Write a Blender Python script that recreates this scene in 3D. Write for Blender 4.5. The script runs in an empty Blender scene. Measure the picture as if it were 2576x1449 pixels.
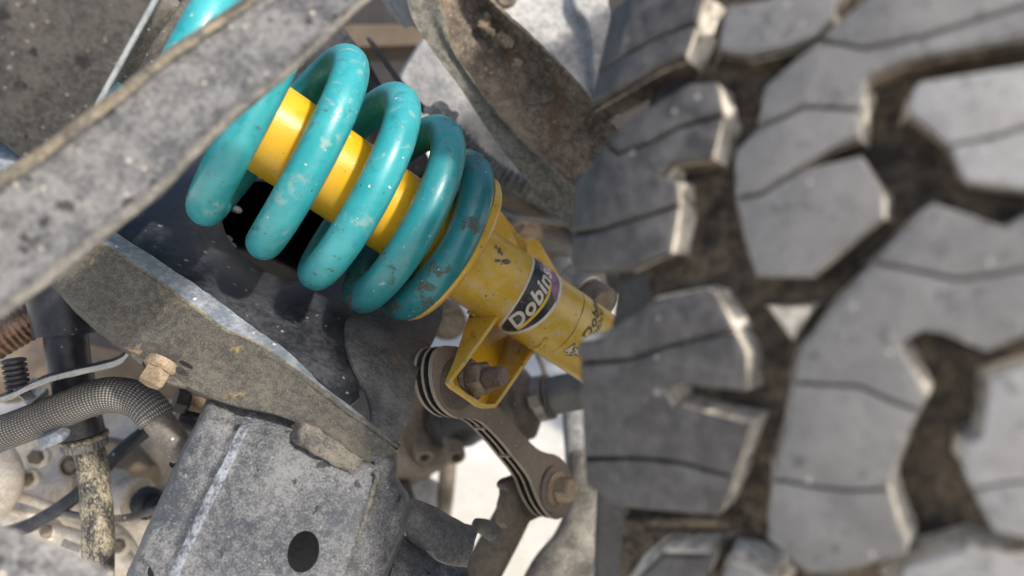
import bpy, bmesh, math, random
from mathutils import Vector, Matrix, noise
from mathutils.geometry import tessellate_polygon
random.seed(7)
S = bpy.context.scene
COL = S.collection
R = math.radians

# ------------------------------------------------------------------ camera, sky, sun, exposure
F = 1860.0                       # focal length in units of a 2576 x 1449 frame
PITCH = R(20)
CR = Vector((1, 0, 0))
CU = Vector((0, math.sin(PITCH), math.cos(PITCH)))
CF = Vector((0, math.cos(PITCH), -math.sin(PITCH)))
CAM = Vector((0, 0, 0.6))        # height corrected below so that the tyre stands on the ground
TYRE_R, YAW = 0.42, R(30)
AX = Vector((-math.cos(YAW), math.sin(YAW), 0))        # tyre axis, to its inner side


def ray(x, y):
    return CR * ((x - 1288) / F) + CU * ((724.5 - y) / F) + CF


def crown(s):
    return TYRE_R - 0.9 * s * s - 4.0 * max(0.0, abs(s) - 0.09) ** 2 - 34.0 * max(0.0, abs(s) - 0.113) ** 2


SH = 0.128
_L = CAM + ray(1437, 570) * 0.292
_q = -ray(1437, 570)
_q = (_q - AX * _q.dot(AX)).normalized()
TYRE_C = _L - _q * crown(SH) - AX * SH
CAM.z += TYRE_R - TYRE_C.z
TYRE_C.z = TYRE_R


def P(x, y, d):
    return CAM + ray(x, y) * d


def project(p):
    q = p - CAM
    d = q.dot(CF)
    return 1288 + F * q.dot(CR) / d, 724.5 - F * q.dot(CU) / d


def D(x, y, t):                  # direction: right, up, towards the viewer
    return (CR * x + CU * y - CF * t).normalized()


cd = bpy.data.cameras.new('camera')
cam = bpy.data.objects.new('camera', cd)
COL.objects.link(cam)
cam.location = CAM
cam.rotation_euler = (R(90) - PITCH, 0, 0)
cd.sensor_width = 36
cd.lens = 36 * F / 2576
cd.clip_start, cd.clip_end = 0.01, 500
cd.dof.use_dof = True
cd.dof.focus_distance = 0.435
cd.dof.aperture_fstop = 3.8
S.camera = cam

SUN = D(0.57, 0.48, 0.67)
w = bpy.data.worlds.new('World')
S.world = w
w.use_nodes = True
nt = w.node_tree
sky = nt.nodes.new('ShaderNodeTexSky')
sky.sky_type = 'NISHITA'
sky.sun_disc = False
sky.sun_elevation = math.asin(SUN.z)
sky.sun_rotation = math.atan2(SUN.x, SUN.y)
sky.air_density, sky.dust_density, sky.ozone_density = 0.8, 3.0, 0.5
nt.links.new(sky.outputs[0], nt.nodes['Background'].inputs[0])
nt.nodes['Background'].inputs[1].default_value = 0.135
sl = bpy.data.lights.new('sun', 'SUN')
sl.energy, sl.angle, sl.color = 2.5, R(3.0), (1, 0.95, 0.87)
so = bpy.data.objects.new('sun', sl)
COL.objects.link(so)
so.rotation_euler = SUN.to_track_quat('Z', 'Y').to_euler()
S.view_settings.view_transform = 'Standard'
S.view_settings.look = 'None'
S.view_settings.exposure = 0.8
S.view_settings.gamma = 1
S.view_settings.use_curve_mapping = False


# ------------------------------------------------------------------ materials
class NT:
    def __init__(self, name):
        self.m = bpy.data.materials.new(name)
        self.m.use_nodes = True
        self.t = self.m.node_tree
        self.b = self.t.nodes['Principled BSDF']
        tc = self.n('TexCoord')
        oi = self.n('ObjectInfo')
        r = self.n('VectorMath')
        r.operation = 'SCALE'
        cx = self.n('CombineXYZ')
        for k in range(3):
            self.l(oi.outputs['Random'], cx.inputs[k])
        self.l(cx.outputs[0], r.inputs[0])
        r.inputs['Scale'].default_value = 3.0
        a = self.n('VectorMath')
        self.l(tc.outputs['Object'], a.inputs[0])
        self.l(r.outputs[0], a.inputs[1])
        self.co = a.outputs[0]
        self.uv = tc.outputs['UV']

    def n(self, t):
        return self.t.nodes.new('ShaderNode' + t)

    def l(self, a, b):
        self.t.links.new(a, b)

    def noise(self, scale, detail=3, rough=.55, dist=0.0, co=None, stretch=None):
        x = self.n('TexNoise')
        x.inputs['Scale'].default_value = scale
        x.inputs['Detail'].default_value = detail
        x.inputs['Roughness'].default_value = rough
        x.inputs['Distortion'].default_value = dist
        c = co or self.co
        if stretch:
            mp = self.n('Mapping')
            mp.inputs['Rotation'].default_value = stretch[1]
            mp.inputs['Scale'].default_value = stretch[0]
            self.l(c, mp.inputs[0])
            c = mp.outputs[0]
        self.l(c, x.inputs['Vector'])
        return x.outputs[0]

    def ramp(self, v, lo, hi, a=0.0, b=1.0):
        x = self.n('MapRange')
        x.interpolation_type = 'SMOOTHSTEP'
        self.l(v, x.inputs[0])
        for k, q in zip(range(1, 5), (lo, hi, a, b)):
            x.inputs[k].default_value = q
        return x.outputs[0]

    def math(self, op, a, b):
        x = self.n('Math')
        x.operation = op
        for k, q in ((0, a), (1, b)):
            if isinstance(q, (int, float)):
                x.inputs[k].default_value = q
            else:
                self.l(q, x.inputs[k])
        return x.outputs[0]

    def mix(self, f, a, b):
        x = self.n('Mix')
        x.data_type = 'RGBA'
        for k, q in ((0, f), (6, a), (7, b)):
            if isinstance(q, (int, float)):
                x.inputs[k].default_value = q
            elif isinstance(q, tuple):
                x.inputs[k].default_value = (*q, 1) if len(q) == 3 else q
            else:
                self.l(q, x.inputs[k])
        return x.outputs[2]

    def spots(self, scale, size, share, warp=.35):
        wn = self.n('TexNoise')
        wn.inputs['Scale'].default_value = scale * 2.2
        self.l(self.co, wn.inputs['Vector'])
        sc = self.n('VectorMath')
        sc.operation = 'SCALE'
        sc.inputs['Scale'].default_value = warp / scale
        self.l(wn.outputs['Color'], sc.inputs[0])
        ad = self.n('VectorMath')
        self.l(self.co, ad.inputs[0])
        self.l(sc.outputs[0], ad.inputs[1])
        v = self.n('TexVoronoi')
        v.inputs['Scale'].default_value = scale
        self.l(ad.outputs[0], v.inputs['Vector'])
        sp = self.n('SeparateColor')
        self.l(v.outputs['Color'], sp.inputs[0])
        lim = self.math('MULTIPLY', sp.outputs[1], size)
        d = self.math('SUBTRACT', lim, v.outputs['Distance'])
        disc = self.ramp(d, 0.0, size * .3)
        pick = self.math('LESS_THAN', sp.outputs[0], share)
        return self.math('MULTIPLY', disc, pick)

    def bump(self, h, strength, dist=.001, prev=None):
        x = self.n('Bump')
        x.inputs['Strength'].default_value = strength
        x.inputs['Distance'].default_value = dist
        self.l(h, x.inputs['Height'])
        if prev:
            self.l(prev, x.inputs['Normal'])
        return x.outputs[0]

    def done(self, col, rough, normal=None, metal=0.0, spec=.5, coat=0.0):
        b = self.b
        for k, q in (('Base Color', col), ('Roughness', rough), ('Metallic', metal)):
            if isinstance(q, (int, float)):
                b.inputs[k].default_value = q
            elif isinstance(q, tuple):
                b.inputs[k].default_value = (*q, 1)
            else:
                self.l(q, b.inputs[k])
        b.inputs['Specular IOR Level'].default_value = spec
        b.inputs['Coat Weight'].default_value = coat
        b.inputs['Coat Roughness'].default_value = .2
        if normal:
            self.l(normal, b.inputs['Normal'])
        return self.m


def dirty(name, base, dust, amt=.5, big=30, grain=900, grain_amt=.5, spot=None, spot_scale=60, spot_size=.3, spot_share=.3,
          fleck=None, fleck_scale=500, fleck_share=.12, rust=None, rust_lo=.58, rough=(.55, .85), bump=.35, metal=0.0, spec=.4, stretch=None):
    m = NT(name)
    n1 = m.noise(big, 6, .62, .3)
    n2 = m.noise(grain, 4, .7, stretch=stretch)
    n3 = m.noise(grain * .22, 4, .65, stretch=stretch)
    f = m.math('ADD', m.math('MULTIPLY', n1, .40), m.math('ADD', m.math('MULTIPLY', n2, .62 * grain_amt), m.math('MULTIPLY', n3, .38 * grain_amt)))
    mid = .20 + .5 * grain_amt
    f = m.ramp(f, mid - .12 + (.5 - amt) * .5, mid + .12 + (.5 - amt) * .5)
    col = m.mix(f, base, dust)
    if rust:
        rf = m.math('MULTIPLY', m.ramp(m.noise(big * 1.4, 6, .65, .6), rust_lo, rust_lo + .12), m.ramp(n3, .35, .6))
        col = m.mix(rf, col, rust)
    if fleck:
        ff = m.spots(fleck_scale, .42, fleck_share)
        col = m.mix(ff, col, fleck)
        f2 = m.spots(fleck_scale * .35, .3, fleck_share * .6, .8)
        col = m.mix(m.math('MULTIPLY', f2, .75), col, fleck)
    rg = m.ramp(f, 0, 1, rough[0], rough[1])
    if spot:
        sf = m.spots(spot_scale, spot_size, spot_share, .7)
        sf2 = m.spots(spot_scale * 2.1, spot_size, spot_share * .7, .7)
        sf = m.math('MAXIMUM', sf, sf2)
        col = m.mix(m.math('MULTIPLY', sf, .85), col, spot)
    nb = m.bump(m.math('ADD', n2, n3), bump, .0006)
    nb = m.bump(n1, bump * .5, .003, nb)
    return m.done(col, rg, nb, metal, spec)


DUST = (.42, .37, .29)
M = {}
for nm_, k_ in (('bar', .92), ('flange', 1.3)):
    M[nm_] = dirty('dusty_steel_' + nm_, (.064 * k_, .065 * k_, .068 * k_), (.205 * k_, .202 * k_, .196 * k_), .52, 60, 520, 1.0, spot=(.020 * k_, .018 * k_, .019 * k_), spot_scale=95,
                   spot_size=.46, spot_share=.42, fleck=(.42 * k_, .38 * k_, .31 * k_), fleck_scale=360, fleck_share=.17, rough=(.6, .9), bump=.6)
M['barlip2'] = dirty('worn_lower_lip', (.080, .077, .072), (.225, .205, .175), .5, 60, 500, .9, rough=(.7, .9), bump=.5)
M['barlip'] = dirty('tan_dirt_lip', (.075, .072, .066), (.27, .225, .155), .47, 50, 500, .9, rough=(.8, .95), bump=.6)
M['plate'] = dirty('dusty_guard_steel', (.022, .021, .021), (.074, .069, .062), .50, 40, 420, 1.0, spot=(.007, .007, .007), spot_scale=85, spot_size=.46,
                   spot_share=.42, fleck=(.15, .137, .115), fleck_scale=330, fleck_share=.28, rough=(.6, .9), bump=.5)
M['edge'] = dirty('bare_sheet_edge', (.20, .24, .26), (.42, .44, .43), .5, 60, 500, .6, rough=(.5, .8))
M['tray'] = dirty('dark_painted_steel', (.014, .015, .019), (.068, .069, .077), .42, 16, 300, .45, fleck=(.22, .22, .225), fleck_scale=260, fleck_share=.10,
                  rough=(.32, .6), bump=.15, spec=.5)
M['traydust'] = dirty('dark_dusted_steel', (.060, .062, .066), (.21, .20, .18), .5, 25, 500, .6, rust=(.22, .12, .05), rust_lo=.62, rough=(.55, .85), bump=.3)
M['cross'] = dirty('speckled_dusty_steel', (.046, .044, .039), (.150, .137, .110), .46, 22, 1150, 1.0, rust=(.42, .27, .10), rust_lo=.60, rough=(.7, .95), bump=.6,
                   stretch=((1, 2.2, 1), (0, 0, R(35))))
M['strip'] = dirty('blue_grey_fold', (.13, .15, .18), (.36, .38, .40), .40, 50, 350, .6, fleck=(.55, .55, .53), fleck_scale=260, fleck_share=.15, rough=(.45, .75), bump=.3)
M['leg'] = dirty('grey_chassis_steel', (.046, .050, .058), (.188, .188, .184), .48, 18, 900, .95, spot=(.014, .015, .018), spot_scale=60, spot_size=.30,
                 spot_share=.34, fleck=(.26, .255, .24), fleck_scale=700, fleck_share=.05, rust=(.33, .22, .10), rust_lo=.66, rough=(.42, .72), bump=.5)
M['leglight'] = dirty('worn_ridge_steel', (.075, .082, .092), (.33, .35, .375), .50, 45, 480, 1.0, rough=(.5, .75), bump=.5)
M['weld'] = dirty('rusty_weld', (.050, .050, .050), (.19, .170, .135), .5, 60, 700, .9, rust=(.26, .16, .07), rust_lo=.58, rough=(.7, .9), bump=.7)
M['rustarm'] = dirty('rusty_arm_steel', (.060, .048, .038), (.27, .222, .165), .49, 26, 800, .95, rust=(.135, .078, .044), rust_lo=.54, fleck=(.40, .33, .22),
                     fleck_scale=420, fleck_share=.12, rough=(.7, .95), bump=.8)
M['armflange'] = dirty('grey_green_dust', (.070, .073, .062), (.27, .25, .20), .5, 30, 1000, 1.0, rough=(.75, .95), bump=.6)
M['mud'] = dirty('dried_mud', (.12, .09, .06), (.27, .215, .145), .5, 80, 700, .8, rough=(.9, 1), bump=.8)
M['rail'] = dirty('pale_dusty_rail', (.13, .137, .15), (.40, .392, .375), .53, 22, 260, .6, rough=(.7, .95), bump=.4, stretch=((1, 3, 1), (0, 0, R(40))))
M['panel'] = dirty('pale_splashed_panel', (.20, .20, .20), (.50, .49, .465), .52, 25, 220, .6, rough=(.7, .95), bump=.4)
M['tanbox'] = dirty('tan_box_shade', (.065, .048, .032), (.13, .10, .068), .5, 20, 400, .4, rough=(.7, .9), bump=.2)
M['tan'] = dirty('tan_box', (.20, .145, .09), (.36, .28, .19), .5, 20, 400, .4, rough=(.7, .9), bump=.2)
M['cast'] = dirty('dusty_cast_alloy', (.48, .41, .32), (.78, .71, .60), .54, 22, 700, .8, rough=(.65, .9), bump=.5)
M['castdark'] = dirty('brown_dusty_casting', (.13, .105, .08), (.30, .25, .19), .5, 22, 600, .6, rough=(.65, .9), bump=.4)
M['rubber'] = dirty('black_rubber', (.022, .022, .024), (.10, .095, .09), .38, 30, 500, .5, rough=(.45, .75), bump=.3)
M['plasticblack'] = dirty('black_scuffed_plastic', (.02, .021, .026), (.085, .085, .09), .34, 30, 400, .5, fleck=(.26, .25, .24), fleck_scale=260, fleck_share=.09,
                          rough=(.38, .65), bump=.15)
M['grommet'] = dirty('brown_dusted_rubber', (.09, .08, .07), (.22, .195, .165), .45, 40, 500, .6, fleck=(.45, .42, .38), fleck_scale=380, fleck_share=.12, rough=(.5, .8), bump=.3)
M['link'] = dirty('brown_link_plastic', (.125, .097, .072), (.245, .205, .160), .5, 16, 900, .4, fleck=(.34, .29, .23), fleck_scale=500, fleck_share=.08, rough=(.55, .8), bump=.25)
M['linkrim'] = dirty('pale_dusted_rim', (.23, .19, .145), (.38, .325, .26), .5, 30, 900, .5, rough=(.7, .9), bump=.3)
M['linkgroove'] = dirty('groove_shade_black', (.012, .016, .016), (.05, .05, .045), .4, 40, 900, .6, rough=(.5, .8), bump=.3)
M['bolt'] = dirty('dusty_bolt', (.20, .14, .09), (.46, .37, .26), .5, 70, 700, .6, rust=(.28, .13, .05), rust_lo=.55, rough=(.55, .85), bump=.4, metal=.3)
M['nut'] = dirty('rusty_nut', (.12, .080, .055), (.30, .235, .18), .48, 90, 900, .7, rust=(.20, .085, .03), rust_lo=.52, rough=(.45, .8), bump=.5, metal=.45)
M['zinc'] = dirty('dull_zinc', (.30, .29, .26), (.46, .43, .37), .5, 60, 700, .5, rough=(.35, .6), metal=.6, bump=.3)
M['shaft'] = dirty('grey_shaft', (.16, .17, .17), (.30, .29, .27), .45, 40, 500, .5, rough=(.4, .65), metal=.4, bump=.2)
M['copper'] = dirty('brown_metal_hose', (.10, .055, .035), (.30, .20, .14), .45, 60, 600, .6, rough=(.28, .5), metal=.7, bump=.5)
M['muddy'] = dirty('mud_caked_pipe', (.026, .026, .027), (.46, .40, .28), .43, 55, 420, .9, fleck=(.48, .42, .30), fleck_scale=480, fleck_share=.3, stretch=((2.2, 2.2, .8), (0, 0, 0)), rough=(.6, .95), bump=.6)
M['sway'] = dirty('brown_sway_bar', (.07, .058, .045), (.21, .175, .13), .48, 28, 600, .6, rough=(.55, .85), bump=.4)
M['knuckle'] = dirty('grey_brown_knuckle', (.085, .078, .065), (.32, .30, .26), .48, 22, 500, .6, rust=(.25, .13, .05), rust_lo=.60, rough=(.5, .8), bump=.5)
M['foil'] = dirty('crumpled_dusty_clip', (.22, .205, .185), (.55, .51, .45), .5, 90, 600, .6, rough=(.5, .8), bump=.5)
M['conduit'] = dirty('grey_conduit', (.055, .055, .056), (.34, .33, .31), .54, 50, 500, .5, rough=(.5, .8), bump=.2)
M['dark'] = dirty('dark_underbody', (.018, .017, .017), (.06, .055, .05), .4, 12, 300, .5, rough=(.7, .9))
M['pit'] = dirty('black_hole_shade', (.006, .006, .006), (.016, .015, .014), .4, 12, 300, .5, rough=(.8, .95))
M['white'] = dirty('decal_white', (.50, .46, .38), (.66, .61, .51), .5, 70, 700, .7, fleck=(.28, .22, .14), fleck_scale=700, fleck_share=.10, rough=(.5, .75), bump=.15)
M['black'] = dirty('decal_black', (.022, .024, .026), (.14, .14, .13), .33, 90, 500, .6, fleck=(.42, .40, .35), fleck_scale=650, fleck_share=.10, rough=(.4, .7), bump=.15)
M['purple'] = dirty('decal_faded_purple', (.20, .085, .16), (.36, .24, .30), .45, 80, 500, .6, rough=(.5, .75), bump=.15)
M['decyellow'] = dirty('decal_yellow', (.62, .40, .02), (.66, .48, .08), .4, 80, 500, .5, rough=(.45, .7), bump=.1)
M['inkdark'] = dirty('ink_dark', (.05, .045, .03), (.16, .12, .05), .4, 120, 700, .6, rough=(.5, .7), bump=.1)
M['pale'] = dirty('pale_cast', (.28, .26, .225), (.48, .45, .40), .5, 60, 500, .5, rough=(.6, .8), bump=.4)


def paint(name, base, light, dark, dirt, dirt_lo, rough, chips, dust, dust_lo, grime_shade=None):
    m = NT(name)
    n1 = m.noise(22, 5, .6, .4)
    col = m.mix(m.ramp(n1, .35, .68), base, light)
    n2 = m.noise(140, 4, .6)
    col = m.mix(m.math('MULTIPLY', m.ramp(n2, .55, .7), .35), col, dark)
    # pale dried-on dust in smears
    n3 = m.noise(75, 5, .7, .8)
    df = m.math('MULTIPLY', m.ramp(n3, dust_lo, dust_lo + .13), .55)
    col = m.mix(df, col, dust)
    # brown dirt and rust in patches
    n4 = m.noise(45, 6, .7, .5)
    if grime_shade:
        sp = m.n('SeparateXYZ')
        m.l(m.uv, sp.inputs[0])
        gr = m.ramp(sp.outputs[1], grime_shade[0], grime_shade[1])
        col = m.mix(m.math('MULTIPLY', gr, m.ramp(n1, .25, .7, .5, .95)), col, dark)  # lower turns darkened: shade and grime together in the colour
        n4 = m.math('ADD', n4, m.math('MULTIPLY', gr, .07))
    rf = m.ramp(n4, dirt_lo, dirt_lo + .07)
    n5 = m.noise(900, 2, .6)
    rf = m.math('MULTIPLY', rf, m.ramp(n5, .35, .55))
    col = m.mix(rf, col, dirt)
    s1 = m.spots(420, .30, chips, .8)
    col = m.mix(s1, col, (.06, .045, .03))
    s2 = m.spots(300, .22, chips * .8, .8)
    col = m.mix(s2, col, (.62, .58, .48))
    s3 = m.spots(85, .3, chips * .9, .9)
    col = m.mix(m.math('MULTIPLY', s3, .6), col, dust)
    rg = m.math('ADD', m.math('MULTIPLY', m.math('MAXIMUM', df, rf), .45), rough)
    nb = m.bump(n5, .18, .0005)
    nb = m.bump(n2, .10, .001, nb)
    nb = m.bump(rf, .6, .0008, nb)
    return m.done(col, rg, nb, 0, .5, .15)


M['teal'] = paint('teal_spring_paint', (.022, .27, .30), (.050, .36, .385), (.010, .12, .135), (.085, .066, .042), .62, .37, .20, (.28, .37, .335), .55, (1.9, 2.35))
M['yellow'] = paint('yellow_damper_paint', (.72, .40, .010), (.78, .46, .022), (.56, .30, .008), (.10, .065, .03), .70, .34, .12, (.52, .42, .20), .60)
M['yellowlow'] = paint('dull_yellow_body_paint', (.50, .31, .030), (.58, .39, .06), (.34, .205, .022), (.10, .065, .03), .635, .38, .28, (.48, .39, .22), .51)
M['yellowdirt'] = paint('grubby_yellow_paint', (.50, .29, .022), (.57, .37, .05), (.33, .19, .018), (.085, .052, .024), .60, .42, .26, (.46, .38, .20), .52)


def tyre_mats():
    a = rubber('midlit_worn_rubber', .92)
    r = rubber('sunlit_worn_rubber', 1.6)
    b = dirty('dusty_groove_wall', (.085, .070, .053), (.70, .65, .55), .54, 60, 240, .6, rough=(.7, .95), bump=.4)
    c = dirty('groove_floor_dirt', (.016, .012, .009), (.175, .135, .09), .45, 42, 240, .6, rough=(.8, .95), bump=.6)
    e = dirty('shaded_shoulder_rubber', (.040, .038, .038), (.105, .100, .097), .5, 34, 160, .8, fleck=(.26, .25, .23), fleck_scale=300, fleck_share=.06, rough=(.5, .75), bump=.45)
    return a, b, c, e, r  # light gradient put into the rubber colours: shaded shoulder to sunlit right


def rubber(name, k):
    m = NT(name)
    n1 = m.noise(35, 6, .65, .3)
    n2 = m.noise(160, 4, .65)
    n3 = m.noise(1200, 3, .6)
    f = m.math('ADD', m.math('MULTIPLY', n1, .6), m.math('MULTIPLY', n2, .4))
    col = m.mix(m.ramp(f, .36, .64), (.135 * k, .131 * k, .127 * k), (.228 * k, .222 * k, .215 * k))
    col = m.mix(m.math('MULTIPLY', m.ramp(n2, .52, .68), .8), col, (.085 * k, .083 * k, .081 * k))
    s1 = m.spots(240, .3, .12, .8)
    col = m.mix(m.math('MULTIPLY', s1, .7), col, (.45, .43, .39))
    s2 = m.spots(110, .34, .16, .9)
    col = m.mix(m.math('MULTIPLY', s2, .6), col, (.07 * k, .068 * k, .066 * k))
    return m.done(col, m.ramp(f, .3, .7, .5, .72), m.bump(m.math('ADD', n2, n3), .6, .0010), 0, .5)


M['tread'], M['wall'], M['floor'], M['shoulder'], M['sunlit_tread'] = tyre_mats()


def braid_mat():
    m = NT('woven_hose_sleeve')
    mp = m.n('Mapping')
    mp.inputs['Scale'].default_value = (1, 1, 1)
    m.l(m.uv, mp.inputs[0])
    sp = m.n('SeparateXYZ')
    m.l(mp.outputs[0], sp.inputs[0])
    u = m.math('MULTIPLY', sp.outputs[0], 2 * math.pi * 22)
    v = m.math('MULTIPLY', sp.outputs[1], 2 * math.pi / .0042)
    a = m.math('SINE', m.math('ADD', u, v), 0)
    b = m.math('SINE', m.math('SUBTRACT', u, v), 0)
    h = m.math('MULTIPLY', a, b)
    n = m.noise(60, 5, .65)
    n2 = m.noise(500, 3, .6)
    f = m.math('MULTIPLY', m.ramp(h, .05, .75), m.ramp(m.math('ADD', n, m.math('MULTIPLY', n2, .6)), .35, .9))
    col = m.mix(f, (.125, .119, .110), (.50, .47, .42))
    col = m.mix(m.math('MULTIPLY', m.ramp(n, .5, .7), .3), col, (.26, .235, .2))
    return m.done(col, .8, m.bump(h, .9, .0009), 0, .3)


M['braid'] = braid_mat()


def ground_mat():
    m = NT('pale_concrete')
    n1 = m.noise(2.5, 6, .6, .4)
    n2 = m.noise(60, 5, .7)
    n3 = m.noise(9, 4, .6, 1.5)
    col = m.mix(m.ramp(m.math('ADD', m.math('MULTIPLY', n1, .5), m.math('MULTIPLY', n3, .5)), .4, .62), (.70, .67, .59), (.84, .82, .76))
    col = m.mix(m.ramp(n2, .55, .75), col, (.52, .49, .41))
    return m.done(col, .9, m.bump(m.math('ADD', n2, n3), .5, .004), 0, .3)


M['ground'] = ground_mat()


# ------------------------------------------------------------------ mesh helpers
ORG = {}


def obj(name, bm, mat, parent=None, sharp=38, uvl=False):
    if isinstance(mat, (str,)):
        mat = [mat]
    bmesh.ops.recalc_face_normals(bm, faces=bm.faces[:])
    me = bpy.data.meshes.new(name)
    lo = Vector((1e9,) * 3)
    hi = -lo
    for v in bm.verts:
        for k in range(3):
            lo[k] = min(lo[k], v.co[k])
            hi[k] = max(hi[k], v.co[k])
    o0 = Vector(((lo.x + hi.x) / 2, (lo.y + hi.y) / 2, lo.z))
    bmesh.ops.translate(bm, vec=-o0, verts=bm.verts[:])
    bm.to_mesh(me)
    bm.free()
    for k in mat:
        me.materials.append(M[k])
    me.polygons.foreach_set('use_smooth', [True] * len(me.polygons))
    me.set_sharp_from_angle(angle=R(sharp))
    o = bpy.data.objects.new(name, me)
    COL.objects.link(o)
    ORG[o] = o0
    if parent:
        o.parent = parent
        o.location = o0 - ORG[parent]
    else:
        o.location = o0
    return o


def tag(o, label, cat, group=None, kind=None):
    if label:
        o['label'] = label
    if cat:
        o['category'] = cat
    if group:
        o['group'] = group
    if kind:
        o['kind'] = kind
    return o


def thing(name, at, label, cat, group=None):
    o = bpy.data.objects.new(name, None)
    o.empty_display_size = .02
    COL.objects.link(o)
    o.location = at
    ORG[o] = Vector(at)
    return tag(o, label, cat, group)


class Plane:
    def __init__(self, a, b=None, c=None, n=None):
        self.p = P(*a) if not isinstance(a, Vector) else a
        self.n = n if n is not None else (P(*b) - self.p).cross(P(*c) - self.p).normalized()
        if self.n.dot(self.p - CAM) > 0:
            self.n = -self.n                       # towards the viewer

    def at(self, x, y):
        r = ray(x, y)
        return CAM + r * ((self.p - CAM).dot(self.n) / r.dot(self.n))


def chaikin(pts, k=1, closed=True):
    for _ in range(k):
        out = []
        n = len(pts)
        for i in range(n if closed else n - 1):
            a, b = pts[i], pts[(i + 1) % n]
            out.append(tuple(a[j] * .75 + b[j] * .25 for j in range(len(a))))
            out.append(tuple(a[j] * .25 + b[j] * .75 for j in range(len(a))))
        if not closed:
            out = [pts[0]] + out + [pts[-1]]
        pts = out
    return pts


def prism(bm, top, vec, bevel=0.0, holes=(), segs=2, mi=0):
    """solid from a flat outline (world points) swept along vec"""
    loops = [top] + list(holes)
    tv = [[bm.verts.new(p) for p in lp] for lp in loops]
    bv = [[bm.verts.new(p + vec) for p in lp] for lp in loops]
    faces = []
    if not holes:
        faces.append(bm.faces.new(tv[0]))
        faces.append(bm.faces.new(bv[0][::-1]))
    else:
        ft = [v for l in tv for v in l]
        fb = [v for l in bv for v in l]
        for t in tessellate_polygon(loops):
            try:
                faces.append(bm.faces.new([ft[i] for i in t]))
                faces.append(bm.faces.new([fb[i] for i in t][::-1]))
            except ValueError:
                pass
    rim = []
    for a, b in zip(tv, bv):
        n = len(a)
        for i in range(n):
            j = (i + 1) % n
            faces.append(bm.faces.new((a[i], b[i], b[j], a[j])))
            rim.append(bm.edges.get((a[i], a[j])))
    for f in faces:
        f.material_index = mi
    bmesh.ops.recalc_face_normals(bm, faces=faces)
    if bevel:
        bmesh.ops.bevel(bm, geom=rim, offset=bevel, segments=segs, profile=.5, affect='EDGES', clamp_overlap=True)
    return faces


def slab(name, pts, plane, thick, mat, parent=None, bevel=.0008, smooth=0, holes=(), vec=None, hsmooth=2):
    if smooth:
        pts = chaikin(pts, smooth)
    bm = bmesh.new()
    top = [plane.at(*p) for p in pts]
    hl = [[plane.at(*p) for p in chaikin(h, hsmooth)] for h in holes]
    prism(bm, top, vec if vec is not None else -plane.n * thick, bevel, hl)
    return obj(name, bm, mat, parent)


def cat(p0, p1, p2, p3, t):
    return .5 * ((2 * p1) + (p2 - p0) * t + (2 * p0 - 5 * p1 + 4 * p2 - p3) * t * t + (3 * p1 - p0 - 3 * p2 + p3) * t ** 3)


def spline(pts, n):
    out = []
    m = len(pts)
    for i in range(m - 1):
        a, b = pts[max(i - 1, 0)], pts[min(i + 2, m - 1)]
        for k in range(n):
            out.append(cat(a, pts[i], pts[i + 1], b, k / n))
    out.append(pts[-1])
    return out


def sheet_bm(rows, thick, nu=4, nv=4, rough=0.0, rscale=60, colmat=None, bm=None, lin_u=False, seed=0):
    """lofted sheet through rows of world points; colmat: material index for each span across a row"""
    bm = bm or bmesh.new()
    cols = []
    for r in rows:
        cols.append([a for i in range(len(r) - 1) for a in ([r[i].lerp(r[i + 1], k / nu) for k in range(nu)])] + [r[-1]] if lin_u else spline(r, nu))
    grid = []
    w = len(cols[0])
    cs = [spline([c[j] for c in cols], nv) for j in range(w)]
    h = len(cs[0])
    for i in range(h):
        grid.append([cs[j][i] for j in range(w)])
    vs = [[bm.verts.new(p) for p in g] for g in grid]
    fs = []
    for i in range(h - 1):
        for j in range(w - 1):
            f = bm.faces.new((vs[i][j], vs[i][j + 1], vs[i + 1][j + 1], vs[i + 1][j]))
            if colmat:
                f.material_index = colmat[min(j // nu, len(colmat) - 1)]
            fs.append(f)
    bmesh.ops.recalc_face_normals(bm, faces=fs)
    c = fs[len(fs) // 2]
    if c.normal.dot(c.calc_center_median() - CAM) > 0:
        bmesh.ops.reverse_faces(bm, faces=fs)
    bm.normal_update()
    if rough:
        mv = {}
        for g in vs:
            for v in g:
                q = v.co * rscale + Vector((seed * 7.1, seed * 3.3, 0))
                mv[v] = v.normal * (noise.fractal(q, 1.0, 2.0, 4) * rough)
        for v, d in mv.items():
            v.co += d
    if thick:
        bmesh.ops.solidify(bm, geom=fs, thickness=thick)
    return bm


def sheet(name, rows, thick, mat, parent=None, **k):
    sharp = k.pop('sharp', 38)
    return obj(name, sheet_bm([[P(*p) for p in r] for r in rows], thick, **k), mat, parent, sharp)


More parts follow.
